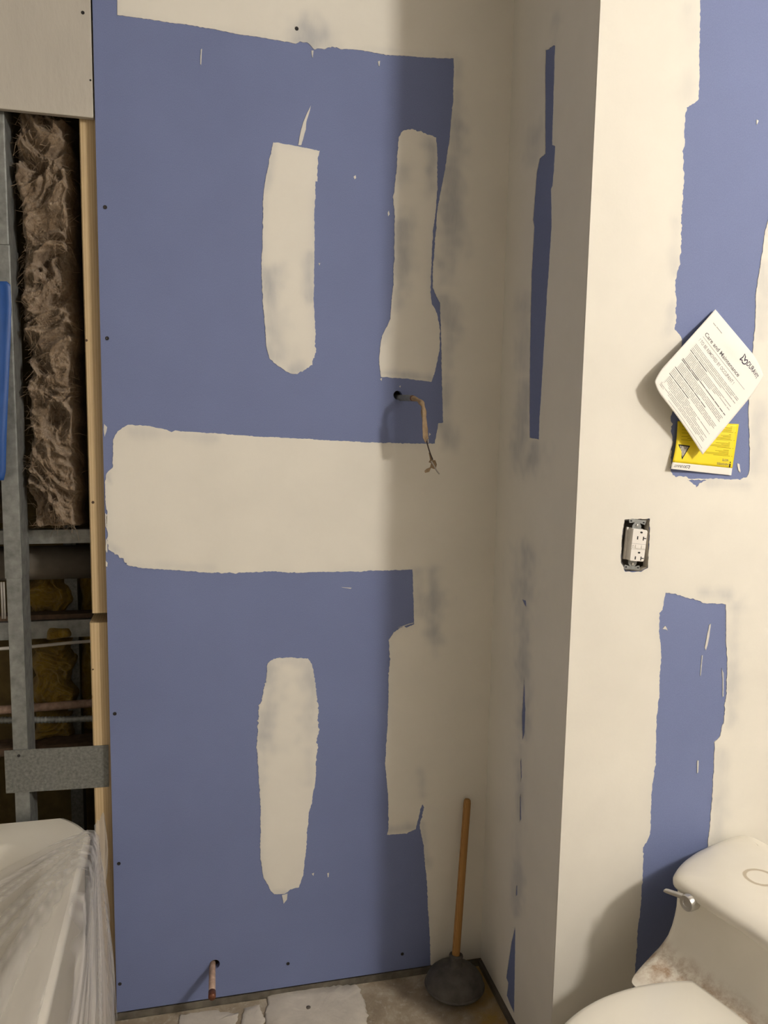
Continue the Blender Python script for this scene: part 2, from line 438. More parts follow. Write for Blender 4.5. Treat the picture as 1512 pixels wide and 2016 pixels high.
# coat along the ceiling joint, down the corner and over the horizontal joint: one continuous surface
coat = [(231, -330, 0), (231, 30), (260, 33), (310, 42), (360, 47), (420, 58), (460, 66), (500, 72), (560, 82), (582, 86), (590, 83, 2), (604, 84, 2), (612, 91, 2), (618, 96, 2), (632, 95, 2), (645, 93, 2), (662, 92, 2),
       (670, 97), (700, 98), (760, 108), (830, 113), (893, 115), (893, 150), (892, 200), (884, 280), (879, 318), (870, 367), (861, 415), (856, 478), (852, 530), (852, 565), (860, 585), (866, 596), (868, 662), (869, 721), (872, 832), (863, 833), (856, 874),
       (800, 873, 1.5), (720, 871), (620, 865), (520, 860), (390, 851), (345, 847), (338, 850), (327, 845), (290, 839), (257, 836), (251, 836), (232, 849), (223, 865), (222, 886), (222, 920), (211, 932), (207, 950), (208, 992, 2), (212, 1045, 2), (213, 1083, 3), (228, 1089, 4), (242, 1100, 4), (249, 1112, 2), (285, 1118), (348, 1123), (422, 1128, 2), (475, 1127, 2), (520, 1125, 2), (600, 1127), (700, 1125), (812, 1121),
       (814, 1180), (815, 1229), (800, 1236, 2), (793, 1232, 2), (775, 1245), (766, 1260), (767, 1290, 2), (765, 1330), (764, 1400), (762, 1440), (758, 1500), (763, 1560), (765, 1630), (762, 1643), (800, 1640), (818, 1632), (824, 1610), (828, 1590), (832, 1583), (835, 1590, 2), (828, 1612, 2), (826, 1625), (834, 1665), (840, 1740), (845, 1830), (848, 1900, 0), (1046, 1900, 0), (1100, -330, 0)]
patch(coat, [(590, 64, 620, 80, 26, .75), (600, 60, 640, 84, 22, .5), (700, 96, 880, 108, 5, .25),
             (896, 250, 880, 540, 17, .8), (889, 420, 880, 520, 20, .75), (874, 590, 884, 640, 18, .6), (884, 670, 880, 740, 12, .6), (880, 760, 880, 870, 10, .6), (868, 838, 884, 872, 12, .65), (900, 120, 898, 250, 10, .5),
             (212, 935, 217, 948, 6, .7), (260, 850, 420, 862, 10, .3), (270, 1112, 420, 1118, 7, .22), (214, 1070, 226, 1082, 7, .4),
             (852, 1128, 858, 1260, 13, .75), (825, 1130, 828, 1200, 12, .5), (856, 1260, 857, 1290, 8, .4), (828, 1520, 832, 1565, 7, .4), (832, 1625, 840, 1700, 7, .5), (770, 1634, 815, 1628, 6, .5)], seed=1.1, front=.0012, edge=.2, jit=.001, name='compound_coat')
# long patch over the cable
patch([(785, 269), (794, 257, 2), (818, 257, 2), (839, 262, 2), (858, 271), (861, 304), (861, 367), (859, 398), (853, 450), (850, 495), (848, 530), (848, 575), (850, 599), (860, 617), (866, 651), (865, 686), (859, 724), (849, 752), (821, 748), (750, 742),
       (747, 721), (747, 686), (752, 662), (762, 644), (769, 627), (771, 596), (775, 547), (776, 478), (777, 426), (774, 389), (779, 353), (782, 304)],
      [(850, 290, 850, 370, 12, .75), (788, 440, 790, 560, 15, .7), (785, 560, 780, 600, 10, .5), (795, 335, 790, 350, 14, .4), (752, 735, 846, 745, 7, .6), (755, 670, 760, 650, 8, .5)], seed=3.1, jit=.0011, edge=.25)
# tall upper patch
patch([(538, 280), (630, 297), (627, 309), (624, 343), (625, 357), (621, 357), (620, 402), (619, 459), (618, 529), (617, 586), (620, 628, 2), (620, 693, 3), (613, 716, 3), (599, 727, 3), (576, 736), (565, 732), (548, 720, 2), (531, 708), (525, 688), (522, 643), (518, 600), (515, 549), (517, 473), (518, 402), (520, 371), (527, 331), (534, 300)],
      [(527, 540, 534, 700, 18, .75), (535, 620, 540, 700, 20, .6), (612, 500, 610, 590, 10, .55), (536, 290, 524, 370, 8, .4), (575, 730, 590, 728, 10, .6), (520, 470, 520, 380, 6, .2)], seed=7.7, edge=.25)
# thin lick above it
patch([(587, 286), (589, 275), (592, 258), (597, 241), (604, 224), (612, 208), (610, 218), (603, 240), (602, 255), (597, 272), (593, 286)], [], thin0=.28, jit=.0003, seed=8.1, grid=.004)
# tall lower patch
patch([(529, 1303, 2), (548, 1296, 2), (575, 1294, 1.5), (606, 1296), (613, 1307), (618, 1328, 2), (622, 1359, 2.5), (627, 1401, 3), (626, 1438, 3), (626, 1470, 2), (622, 1501), (621, 1533), (614, 1577), (607, 1601), (605, 1638), (601, 1685), (596, 1725), (588, 1747), (572, 1751), (561, 1759), (540, 1760), (533, 1754), (519, 1727), (513, 1690), (513, 1625), (512, 1559), (508, 1507), (506, 1472, 2), (509, 1438, 3), (508, 1401, 3), (514, 1370, 3), (523, 1338, 2), (527, 1310, 2)],
      [(528, 1310, 518, 1460, 20, .7), (616, 1310, 618, 1430, 18, .6), (540, 1302, 600, 1302, 10, .5), (520, 1480, 516, 1560, 9, .35), (612, 1480, 610, 1540, 10, .3), (540, 1757, 562, 1756, 5, .5), (518, 1600, 516, 1700, 6, .2)], seed=9.9, edge=.3)
patch([(555, 1762), (566, 1759), (565, 1770), (558, 1779)], [], thin0=.3, jit=.0004, seed=10.1, grid=.004)
# crumbs of compound on the left edge and stray dabs
for i, P in enumerate([[(205, 834), (211, 841), (209, 851), (206, 860), (204, 845)], [(207, 1010), (211, 1015), (210, 1040), (208, 1036)], [(209, 1060), (212, 1066), (211, 1088), (208, 1082)], [(208, 1104), (212, 1108), (211, 1116), (208, 1114)],
                      [(614, 1720), (618, 1718), (617, 1724)], [(644, 1719), (648, 1718), (647, 1726), (645, 1727)], [(748, 746), (752, 744), (751, 750)], [(786, 760), (789, 759), (788, 763)], [(765, 415), (767, 422), (764, 426), (763, 419)],
                      [(696, 348), (700, 345), (701, 351), (698, 353)], [(627, 518), (630, 518), (629, 523)], [(845, 852), (848, 855), (845, 858)], [(804, 1228), (815, 1226), (800, 1231), (783, 1236)],
                      [(744, 121), (748, 120), (747, 131), (745, 130)], [(613, 100), (617, 100), (616, 114), (614, 113)], [(395, 98), (398, 96), (396, 128), (394, 126)], [(672, 1156), (692, 1157), (690, 1159)]]):
    patch(P, [], jit=.0004, seed=20+i, grid=None, name='compound_dab', thin0=0.0 if i < 13 else .5)

# side of the projecting wall
wall_side = sheet('wall_side', 'side', [(-BD+.0005, 0.0), (-.0005, 0.0), (-.0005, CEIL), (-BD+.0005, CEIL)], [], M['board'], None, 0.0, -.0155, seg=.5, px=False)
tag(wall_side, 'narrow shaded return wall beside the plunger with blue slits', 'wall', kind='structure')
def uvpx(plane, pts): return [px2uv(plane, *p[:2])+tuple(p[2:]) for p in pts]
holes_side = [[(1075, 98, 3), (1094, 89), (1092, 147), (1088, 286), (1094, 288), (1091, 339), (1089, 366), (1086, 372), (1087, 446), (1078, 580), (1074, 647), (1068, 750), (1063, 826), (1062, 865), (1043, 862), (1043, 737), (1045, 625), (1047, 536), (1052, 446), (1050, 433), (1054, 384), (1057, 339), (1063, 312), (1074, 303), (1074, 201), (1074, 150)],
              [(1033, 1330), (1035, 1398), (1034, 1442), (1029, 1461), (1028, 1408)],
              [(1027, 1490), (1028, 1530), (1026, 1540), (1025, 1500)], [(1026, 1560), (1027, 1612), (1024, 1620), (1024, 1570)],
              [(1019, 1742), (1019, 1762), (1016, 1764), (1017, 1745)], [(1029, 1180), (1036, 1182), (1037, 1196), (1033, 1190)],
              [(1015, 1824), (1015, 1872), (1013, 1995), (1005, 1978), (998, 1960), (1001, 1935), (997, 1925), (1002, 1890), (1008, 1853)]]
E = .0006
patch([tuple(to_px(PL['side'](u, v, 0)))+(0,) for u, v in ((-BD+E, .002), (-E, .002), (-E, CEIL-.002), (-BD+E, CEIL-.002))],
      [(1036, 1090, 1034, 1170, 17, .65), (1030, 1180, 1029, 1450, 10, .7), (1026, 1470, 1018, 1800, 7, .55), (1034, 600, 1028, 720, 14, .35), (1034, 760, 1028, 900, 13, .6), (1050, 880, 1040, 905, 18, .7), (1056, 260, 1048, 320, 12, .4), (1094, 40, 1090, 100, 8, .3)],
      jit=.0007, seed=31, plane='side', parent=wall_side, holes=holes_side, edge=.06, name='compound_coat', front=.0012)

# front of the projecting wall
RW = 2.7
ohole = [px2uv('front', *p) for p in ((1229, 1022), (1279, 1021), (1278, 1068), (1275, 1118), (1262, 1125), (1231, 1125), (1222, 1106), (1224, 1060))]
wall_front = sheet('wall_front', 'front', [(XI, 0.0), (RW, 0.0), (RW, CEIL), (XI, CEIL)], [ohole], M['board'], None, 0.0, -.016, seg=.5, px=False)
tag(wall_front, 'bright wall behind the toilet with two blue board strips left bare', 'wall', kind='structure')
holes_front = [[(1381, -330, 0), (1378, 0), (1377, 104), (1375, 196), (1366, 207, 2), (1352, 212, 2), (1348, 229), (1345, 257), (1347, 271, 2), (1345, 312, 2), (1344, 382, 2), (1341, 468, 2), (1338, 520, 2), (1329, 552, 2), (1330, 597, 2), (1328, 649), (1341, 663), (1342, 679), (1336, 740, 2), (1322, 819, 2.5), (1320, 927, 2), (1328, 939, 2), (1365, 942), (1456, 944, 2), (1472, 937, 2.5), (1475, 927), (1474, 828), (1473, 776), (1483, 683), (1486, 642), (1488, 573), (1498, 514), (1505, 461), (1511, 434), (1545, 380, 0), (1560, -330, 0)],
               [(1351, 944, 2), (1390, 945, 3), (1382, 953, 3), (1371, 957, 3), (1359, 951, 3)],
               [(1310, 1166), (1331, 1169, 2), (1349, 1176, 2), (1367, 1180), (1384, 1187), (1428, 1190), (1429, 1254), (1431, 1304), (1429, 1364, 2), (1425, 1424, 2), (1417, 1447, 3), (1407, 1465), (1405, 1507), (1402, 1551), (1399, 1608), (1393, 1670), (1385, 1760), (1375, 1900), (1360, 2050, 0), (1232, 2050, 0), (1240, 1985), (1249, 1917), (1254, 1846), (1263, 1760), (1266, 1680, 2), (1266, 1668, 2), (1273, 1656), (1279, 1641), (1281, 1596), (1283, 1551), (1289, 1507), (1292, 1417), (1297, 1373), (1300, 1298), (1300, 1265), (1297, 1245), (1297, 1206), (1304, 1200), (1307, 1180)],
               [tuple(to_px(PL['front'](u, v, 0))) for u, v in ohole]]
patch([tuple(to_px(PL['front'](u, v, 0)))+(0,) for u, v in ((XI-.001, .002), (RW-.002, .002), (RW-.002, CEIL-.002), (XI-.001, CEIL-.002))],
      [(1446, 1200, 1442, 1420, 14, .45), (1420, 1480, 1412, 1650, 12, .4), (1380, 1165, 1432, 1172, 11, .6), (1330, 440, 1328, 540, 10, .35), (1326, 600, 1318, 650, 10, .35), (1358, 20, 1356, 180, 16, .22), (1500, 520, 1496, 660, 12, .4), (1496, 800, 1488, 930, 14, .4), (1300, 720, 1310, 900, 14, .2), (1400, 950, 1470, 955, 10, .35), (1330, 690, 1320, 780, 12, .3)],
      jit=.0012, seed=41, plane='front', parent=wall_front, holes=holes_front, edge=.10, name='compound_coat', front=.0012, grid=.009)
for i, P in enumerate([[(1309, 1232), (1312, 1236), (1314, 1241), (1311, 1239), (1304, 1238)], [(1396, 1230), (1399, 1228), (1394, 1262), (1389, 1280), (1387, 1275)], [(1372, 1497), (1375, 1497), (1374, 1520), (1372, 1522)], [(1451, 912), (1455, 914), (1457, 930), (1453, 926)], [(1489, 236), (1493, 238), (1489, 246)], [(1381, 1290), (1383, 1290), (1379, 1330), (1378, 1330)], [(1420, 1315), (1424, 1325), (1424, 1370), (1422, 1372), (1422, 1335)]]):
    patch(P, [], jit=.0004, seed=60+i, grid=None, name='compound_dab', parent=wall_front, plane='front', thin0=[0, .4, .45, .1, .1, .6, .65][i])

# remaining shell of the room, outside the frame: warm light bounces off it
def shell(name, lo, hi, mat, label, cat='wall'):
    o = MB().box(lo, hi).build(name, mat, None, origin=(0, 0, 0)); return tag(o, label, cat, kind='structure')
shell('wall_right', (RW, -3.6, FLOOR), (RW+.1, -BD+.1, CEIL), M['gyp'], 'plain pale wall right of the toilet')
shell('wall_rear', (-1.1, -3.7, FLOOR), (RW+.1, -3.6, CEIL), M['gyp'], 'plain pale wall behind the camera')
shell('wall_left', (-1.2, -3.7, FLOOR), (-1.1, .62, CEIL), M['gyp'], 'plain pale wall beyond the tub')
shell('ceiling', (-1.2, -3.7, CEIL), (RW+.1, .62, CEIL+.1), M['gyp'], 'plain pale ceiling', 'ceiling')
shell('wall_cavity', (-1.1, .40, FLOOR), (XI+.2, .44, CEIL), M['backing'], 'dark board at the back of the open framing')
# floor, gently uneven
nx, ny = 190, 190
V = []; F = []
for j in range(ny+1):
    for i in range(nx+1):
        x = -1.2+(RW+1.3)*i/nx; y = -3.65+4.1*j/ny
        V.append((x, y, FLOOR+(noise.fractal((x*9, y*9, 0), 1.0, 2.0, 4)*.0016)))
for j in range(ny):
    for i in range(nx): a = j*(nx+1)+i; F.append((a, a+1, a+nx+2, a+nx+1))
floor = obj('floor', V, F, M['floor'], None, True, origin=(0, 0, 0)); tag(floor, 'dirty bare concrete floor with plaster left on it', 'floor', kind='structure')
def floor_patch(P, h, seed, nm='plaster_patch'):
    pts = [at(x, y, 2, FLOOR)[:2] for x, y in P]
    poly = densify([tuple(p) for p in pts], .006, .004, seed)
    c = np.mean(poly, axis=0); mb = MB()
    secs = []
    for k, (s, z) in enumerate(((1.0, -.004), (.985, h*.5), (.95, h), (.6, h*1.25), (.2, h*1.15))):
        secs.append([(c[0]+(p[0]-c[0])*s, c[1]+(p[1]-c[1])*s, FLOOR+z+(fr(p[0], p[1], seed, 40+9*k)*.0012 if k > 1 else 0)) for p in poly])
    return mb.loft(secs).build(nm, M['plaster'], floor, True)
floor_patch([(524, 1962), (560, 1948), (640, 1944), (705, 1940), (718, 1962), (724, 2000), (716, 2060), (560, 2070), (520, 2010)], .006, 3.3)
floor_patch([(480, 1985), (512, 1978), (520, 2010), (505, 2040), (470, 2030)], .003, 5.3)
floor_patch([(355, 1998), (420, 1990), (470, 1994), (460, 2040), (340, 2050)], .002, 7.1)
c = at(607, 1984, 2, FLOOR+.0065); MB().lathe([(.0001, 0), (.0055, 0), (.0055, .002), (.0001, .0022)], c, n=14).build('anchor_plug', M['iron'], floor, True)

# steel track under the board
t = thing('floor_track', (.27, .0, FLOOR), 'dull steel floor track under the blue board', 'track'); 
MB().box((XL-.02, -.006, FLOOR), (XI-.002, .012, FLOOR+.0025)).build('track_base', M['track'], t)
MB().add([(XL-.005, -.0055, FLOOR+.002), (XI-.002, -.0055, FLOOR+.002), (XI-.002, -.0025, FLOOR+.0165), (XL-.005, -.0025, FLOOR+.0165), (XL-.005, -.001, FLOOR+.002), (XI-.002, -.001, FLOOR+.002), (XI-.002, -.001, FLOOR+.0165), (XL-.005, -.001, FLOOR+.0165)],
         [(0, 1, 2, 3), (7, 6, 5, 4), (3, 2, 6, 7), (0, 4, 5, 1), (0, 3, 7, 4), (1, 5, 6, 2)]).build('track_lip', M['track'], t)
t2 = MB().box((XI-.008, -BD, FLOOR), (XI+.006, -.007, FLOOR+.016)).build('side_track', M['iron'], None); tag(t2, 'dark steel floor track under the shaded side wall', 'track')

# screw heads in the back wall
def screw_mesh(mat):
    mb = MB().lathe([(.0001, 0), (.0042, 0), (.0042, .0006), (.0034, .0007), (.0012, .0002), (.0001, .0001)], (0, 0, 0), (0, -1, 0), 12)
    return mb
first = None
for (x, y) in ((207, 408), (211, 666), (226, 1405), (234, 1700), (236, 1937), (567, 1897), (792, 1878), (584, 57)):
    p = at(x, y, 1, 0.0)
    if first is None:
        first = screw_mesh(None).build('drywall_screw', M['head'], None, origin=(0, 0, 0)); o = first
    else:
        o = first.copy(); COL.objects.link(o)
    o.parent = wall_back; o.location = (p[0], -.0003 if y != 57 else -.0014, p[2])

# ------------------------------------------------------------------ open framing on the left
ZS = at(184, 232, 1, 0.0)[2]
o = MB().box((-1.1, .0, ZS), (XL-.0035, .0155, CEIL)).build('ceiling_panel', M['panel'], None); bevel(o, .0015)
tag(o, 'textured off-white panel above the open framing', 'panel')
for (x, y, r) in ((163, 25, .0036), (178, 158, .002)):
    p = at(x, y, 1, 0.0); MB().lathe([(.0001, 0), (r, 0), (r, .0006), (.0001, .0003)], (p[0], p[1], p[2]), (0, -1, 0), 10).build('nail_head', M['head'], o)

def stud_profile(x0, x1):
    return [(x0+.0025, .022), (x1*.5+x0*.5, .0215), (x1-.006, .022), (x1-.003, .0226), (x1, .026), (x1, .11), (x0, .11), (x0, .0245)]
def wood(z0, z1, label, x0, x1, slope=0.0):
    P = stud_profile(x0, x1); secs = []
    for k in range(13):
        z = z0+(z1-z0)*k/12; w = .0009*math.sin(z*9+x0*50)
        secs.append([(x+w*(1 if i in (1, 2) else .35), y, z) for i, (x, y) in enumerate(P)])
    o = MB().loft(secs).build('wood_stud', M['pine'], None); return tag(o, label, 'stud', 'pine studs beside the blue board')
wx0 = at(156, 235, 1, .022)[0]
zA = at(193, 1207, 1, .022)[2]; zB = at(193, 1226, 1, .022)[2]
up = wood(zA, ZS+.2, 'long upper pine stud beside the brown insulation', at(168, 640, 1, .022)[0]-.002, XL+.012)
lowst = wood(FLOOR, zB, 'lower pine stud below the joint gap, standing beside the tub', at(180, 1300, 1, .022)[0]-.002, XL+.012)
# dark knots and nail holes of the studs
def knot(par, x, y, r):
    p = at(x, y, 1, 0.0215); MB().lathe([(.0001, 0), (r, 0), (r*.9, .0006), (.0001, .0008)], (p[0], 0.0215+.0, p[2]), (0, -1, 0), 10).build('knot', M['rust'], par)
for x, y, r in ((170, 670, .0028), (183, 989, .0032)): knot(up, x, y, r)
for x, y, r in ((183, 1318, .002),): knot(lowst, x, y, r)

sxa = at(4, 960, 1, .022)[0]; sxb = at(35.5, 960, 1, .022)[0]
def cstud(z0, z1, x0, x1, grow, label, mat='galv'):
    g = grow; T = .0016
    mb = MB()
    # web on the right, two flanges, small lips
    mb.box((x1-T+g, .022-g, z0), (x1+g, .108, z1)); mb.box((x0-g, .022-g, z0), (x1-T+g, .022-g+T, z1)); mb.box((x0-g, .108-T, z0), (x1-T+g, .108, z1))
    mb.box((x0-g, .022-g+T, z0), (x0-g+T, .030, z1))
    o = mb.build('steel_stud', M[mat], None); bevel(o, .0012, 2); return tag(o, label, 'stud', 'steel studs of the open framing')
zj1 = at(25, 1140, 1, .016)[2]; zj0 = at(10, 481, 1, .016)[2]
cstud(FLOOR, zj1, sxa+.001, sxb, .0, 'lower length of steel stud running down behind the tub')
cstud(zj1-.0, zj0, sxa, sxb+.0005, .0012, 'middle length of steel stud behind the blue sheet')
cstud(zj0+.0005, CEIL-.01, sxa+.001, sxb, .0, 'upper length of steel stud reaching behind the off-white panel')

def fluff(name, x0, x1, z0, z1, y0, amp, seed, mat, label, nx=70, nz=220, depth=.05, rag=.012, cat='insulation', group=None, sc=1.0):
    V = []; F = []
    for j in range(nz+1):
        for i in range(nx+1):
            s = i/nx; t_ = j/nz
            x = x0+(x1-x0)*s; z = z0+(z1-z0)*t_
            rg = noise.noise((seed, z*22*sc, .3))*rag; rg2 = noise.noise((x*25*sc, seed, .9))*rag
            e = min(s, 1-s, ); ez = min(t_*(z1-z0)/(x1-x0), (1-t_)*(z1-z0)/(x1-x0))
            k = min(1, e/.16)*min(1, ez/.16); k = math.sqrt(max(0, k*(2-k)))
            p = Vector((x*9*sc, seed*5.1, z*8*sc)); w = Vector((noise.noise(p), noise.noise(p+Vector((9, 2, 5))), noise.noise(p+Vector((3, 8, 1)))))
            q = p+w*1.6
            a = abs(noise.noise(q)); b = abs(noise.noise(q*2.3+Vector((4, 0, 2)))); c_ = noise.fractal(q*4.1, .8, 2.1, 4)
            h = (1-a)*.9+(1-b)*.55-.75+c_*.16
            y = y0+depth*(1-k)-amp*h*k
            V.append((x+rg*(s-.5)*2+w.x*.012*k, y, z+rg2*(1 if t_ > .5 else -1)*(1-k)+w.y*.012*k))
    for j in range(nz):
        for i in range(nx): a = j*(nx+1)+i; F.append((a, a+1, a+nx+2, a+nx+1))
    o = obj(name, V, F, mat, None, True); return tag(o, label, cat, group)
x_r = at(150, 900, 1, .06)[0]
ins = fluff('insulation_batt', sxb+.008, x_r+.004, at(110, 1040, 1, .1)[2], ZS+.03, .095, .078, 3.7, M['brown_fluff'], 'brown fibrous insulation batt stuffed between steel stud and pine stud', 100, 460, .12)
fluff('insulation_batt', -.75, sxa-.02, at(110, 1040, 1, .1)[2], ZS+.03, .11, .05, 5.2, M['brown_fluff'], 'brown fibrous insulation batt left of the steel stud', 60, 200, .08)
# loose tufts hanging off the batt: one stuff part
mb = MB(); rnd = random.Random(11)
me = ins.data
idx = [rnd.randrange(len(me.vertices)) for _ in range(2600)]
for i in idx:
    v = me.vertices[i]; p = v.co+ins.location
    if p.y > .12: continue
    d = Vector((rnd.uniform(-1, 1), rnd.uniform(-.9, -.05), rnd.uniform(-1, 1))).normalized(); L = rnd.uniform(.008, .03); s = Vector((rnd.uniform(-1, 1), 0, rnd.uniform(-1, 1))).normalized()
    a = p; b = p+d*L*.5+s*L*.15; c2 = p+d*L*.35+s*L*.9+Vector((0, .004, -L*.3)); w = d.cross(s).normalized()*.0004
    mb.add([a-w, a+w, b-w, b+w, c2-w, c2+w], [(0, 1, 3, 2), (2, 3, 5, 4)])
mb.build('loose_fibres', M['brown_fluff'], ins, kind='stuff')

# horizontal members inside the cavity
def zy(y, depth, x=110): return at(x, y, 1, depth)[2]
def channel(z0, z1, y, label, x0=-1.09, x1=-.15, lip=.03, mat='galv'):
    mb = MB().box((x0, y, z0), (x1, y+.0016, z1)).box((x0, y+.0016, z1-.0016), (x1, y+lip, z1)).box((x0, y+.0016, z0), (x1, y+lip, z0+.0016))
    o = mb.build('steel_channel', M[mat], None); return tag(o, label, 'channel', 'steel channels in the open framing')
channel(zy(1070, .125), zy(1043, .125), .125, 'horizontal steel channel just under the brown insulation')
zc = (zy(1076, .2)+zy(1142, .2))/2; rc = (zy(1076, .2)-zy(1142, .2))/2
o = MB().tube([(-1.09, .215, zc), (-.6, .215, zc), (.1, .215, zc)], rc, 28).build('drain_pipe', M['iron'], None, True); tag(o, 'thick dark horizontal pipe below the brown insulation', 'pipe')
channel(zy(1256, .26), zy(1222, .26), .26, 'lower horizontal steel channel crossing in front of yellow insulation', lip=.035)
z = zy(1211, .285); o = MB().box((-1.09, .27, z-.007), (.1, .31, z+.005)).build('wood_batten', M['rust'], None); tag(o, 'brown batten lying on the lower steel channel', 'batten')
z = zy(1268, .24); o = MB().tube([(-1.09, .24, z-.012), (-.6, .24, z-.008), (-.40, .24, z-.004), (-.30, .24, z+.002), (-.1, .24, z+.008)], .0042, 10).build('thin_conduit', M['cable'], None, True); tag(o, 'thin grey conduit under the lower steel channel', 'conduit')
for x0, x1, lb in ((127.5, 152.5, 'steel stud at the back of the cavity between yellow insulation'),):
    a = at(x0, 1175, 1, .34)[0]; b = at(x1, 1175, 1, .34)[0]
    o = MB().box((a, .34, FLOOR), (b, .3416, 1.25)).box((b-.0016, .3416, FLOOR), (b, .395, 1.25)).box((a, .3416, FLOOR), (a+.0016, .36, 1.25)).build('steel_stud', M['galvdull'], None); tag(o, lb, 'stud', 'steel studs of the open framing')
bx = at(127, 1175, 1, .33)[0]
fluff('yellow_insulation', bx-.085, bx+.004, zy(1212, .3), zy(1130, .3), .335, .03, 8.3, M['yellow_fluff'], 'yellow insulation wad above the lower steel channel', 50, 70, .03, rag=.03, sc=1.5, group='yellow insulation wads')
fluff('yellow_insulation', bx-.085, bx+.018, zy(1398, .3), zy(1262, .3), .318, .045, 9.1, M['yellow_fluff'], 'big ragged yellow insulation wad below the lower steel channel', 60, 110, .05, rag=.03, group='yellow insulation wads')
fluff('yellow_insulation', bx-.085, bx+.012, zy(1466, .3), zy(1410, .3), .325, .035, 10.4, M['yellow_fluff'], 'yellow insulation wad under the ribbed conduit', 50, 60, .04, rag=.02, group='yellow insulation wads')
fluff('yellow_insulation', bx+.03, bx+.12, zy(1466, .3), zy(1130, .3), .372, .02, 12.4, M['yellow_fluff'], 'dim yellow insulation right of the rear steel stud', 40, 120, .02, group='yellow insulation wads')
fluff('yellow_insulation', bx+.00-.03, bx+.02, zy(1262, .24), zy(1240, .24), .25, .014, 14.4, M['yellow_fluff'], 'small yellow tuft resting in front of the steel channel', 30, 20, .02, rag=.01, group='yellow insulation wads')
z = zy(1389, .29); o = MB().tube([(-1.09, .29, z-.006), (-.4, .29, z-.002), (.1, .29, z+.006)], .011, 14).build('copper_pipe', M['copper'], None, True); tag(o, 'brown copper pipe running behind the ribbed conduit', 'pipe')
z = zy(1463, .30); o = MB().box((-1.09, .27, z-.013), (.1, .33, z+.008)).build('wood_batten', M['rust'], None); tag(o, 'brown batten above the wide steel strap', 'batten')
# ribbed flexible conduit
z = zy(1412, .15, 110); path = []; rad = []
for k in range(260):
    s = k/259; x = -.75+.72*s; path.append((x, .15+.02*math.sin(s*5), z-.002+.006*math.sin(s*6+1.2))); rad.append(.0085 if k % 3 else .0068)
o = MB().tube(path, rad, 12).build('flexible_conduit', M['galv'], None, True); tag(o, 'ribbed flexible metal conduit crossing the cavity', 'conduit')
for k, x in enumerate((3.5, 8.5)):
    p = at(x, 1180, 1, .2); o = MB().tube([(p[0], .2, zy(1218, .2, x)), (p[0], .2, zy(1146, .2, x))], .0024, 8).build('pale_cable', M['cable'], None, True); tag(o, ('outer' if k == 0 else 'inner')+' of two pale vertical cables left of the steel stud', 'cable', 'pale cables')
# wide strap across the studs
P = [at(x, y, 1, .0195) for x, y in ((8, 1478), (213.5, 1467), (214.5, 1549), (12, 1562))]
mb = MB(); A = [(p[0], .0192, p[2]) for p in P]; B = [(p[0], .0208, p[2]) for p in P]
st = mb.add(A+B, [(0, 3, 2, 1), (4, 5, 6, 7), (0, 1, 5, 4), (1, 2, 6, 5), (2, 3, 7, 6), (3, 0, 4, 7)]).build('steel_strap', M['galvdull'], None); fix_normals(st); tag(st, 'wide galvanised steel strap across the studs above the tub', 'strap')
p = at(37, 1488, 1, .0192); MB().lathe([(.0001, 0), (.0034, 0), (.003, .001), (.0001, .0014)], (p[0], .0192, p[2]), (0, -1, 0), 10).build('screw', M['head'], st)
# blue plastic sheet hanging in front of the steel stud
V = []; F = []; nu, nv = 40, 60
edge_px = [(553, 12), (560, 19), (600, 21), (680, 19), (750, 16), (850, 12), (930, 10), (946, 6)]
for j in range(nv+1):
    y = 553+393*j/nv; xr = np.interp(y, [e[0] for e in edge_px], [e[1] for e in edge_px])
    R_ = at(xr, y, 1, -.02)
    for i in range(nu+1):
        s = i/nu; x = R_[0]-.42*s
        V.append((x, -.014-.010*math.sin(x*70+R_[2]*3)*min(1, s*8)-.008*noise.noise((x*30, R_[2]*9, 2))*min(1, s*6), R_[2]+.012*noise.noise((x*12, 1, 4))*s))
for j in range(nv):
    for i in range(nu): a = j*(nu+1)+i; F.append((a, a+1, a+nu+2, a+nu+1))
o = obj('blue_sheet', V, F, M['tarp'], None, True); m = o.modifiers.new('thick', 'SOLIDIFY'); m.thickness = .0012; tag(o, 'blue plastic sheet hanging over the steel stud at left edge', 'sheet')

# ------------------------------------------------------------------ bathtub and its plastic
TZ = .505
def rrect(x0, x1, y0, y1, ch, r, z, n=6):
    """rectangle with corners cut by a chamfer ch=(dx, dy) and softened"""
    out = []
    for (cx, cy, sx_, sy_) in ((x1, y1, 1, 1), (x0, y1, -1, 1), (x0, y0, -1, -1), (x1, y0, 1, -1)):
        a = Vector((cx, cy-sy_*ch[1], z)); b = Vector((cx-sx_*ch[0], cy, z)); m_ = Vector((cx-sx_*ch[0]*.38, cy-sy_*ch[1]*.38, z))
        pts = [((1-t)**2)*a+2*t*(1-t)*m_+t*t*b for t in [k/n for k in range(n+1)]]
        if sx_*sy_ < 0: pts = pts[::-1]
        out += [tuple(p) for p in pts]
    return out
tub = thing('bathtub', (-.62, -.74, FLOOR), 'white bathtub in front of the open framing, partly under clear plastic', 'bathtub')
tx0, tx1, ty0, ty1 = -1.09, -.228, -1.50, .008
secs = [rrect(tx0, tx1-.02, ty0, ty1-.02, (.065, .085), 0, FLOOR), rrect(tx0, tx1-.012, ty0, ty1-.01, (.066, .086), 0, .44), rrect(tx0, tx1-.002, ty0, ty1-.002, (.067, .088), 0, .47), rrect(tx0, tx1, ty0, ty1, (.067, .088), 0, .49), rrect(tx0, tx1-.003, ty0, ty1-.003, (.066, .087), 0, TZ-.004),
        rrect(tx0, tx1-.010, ty0, ty1-.010, (.065, .085), 0, TZ)]
MB().loft(secs, True, False).build('apron_shell', M['porc'], tub, True)
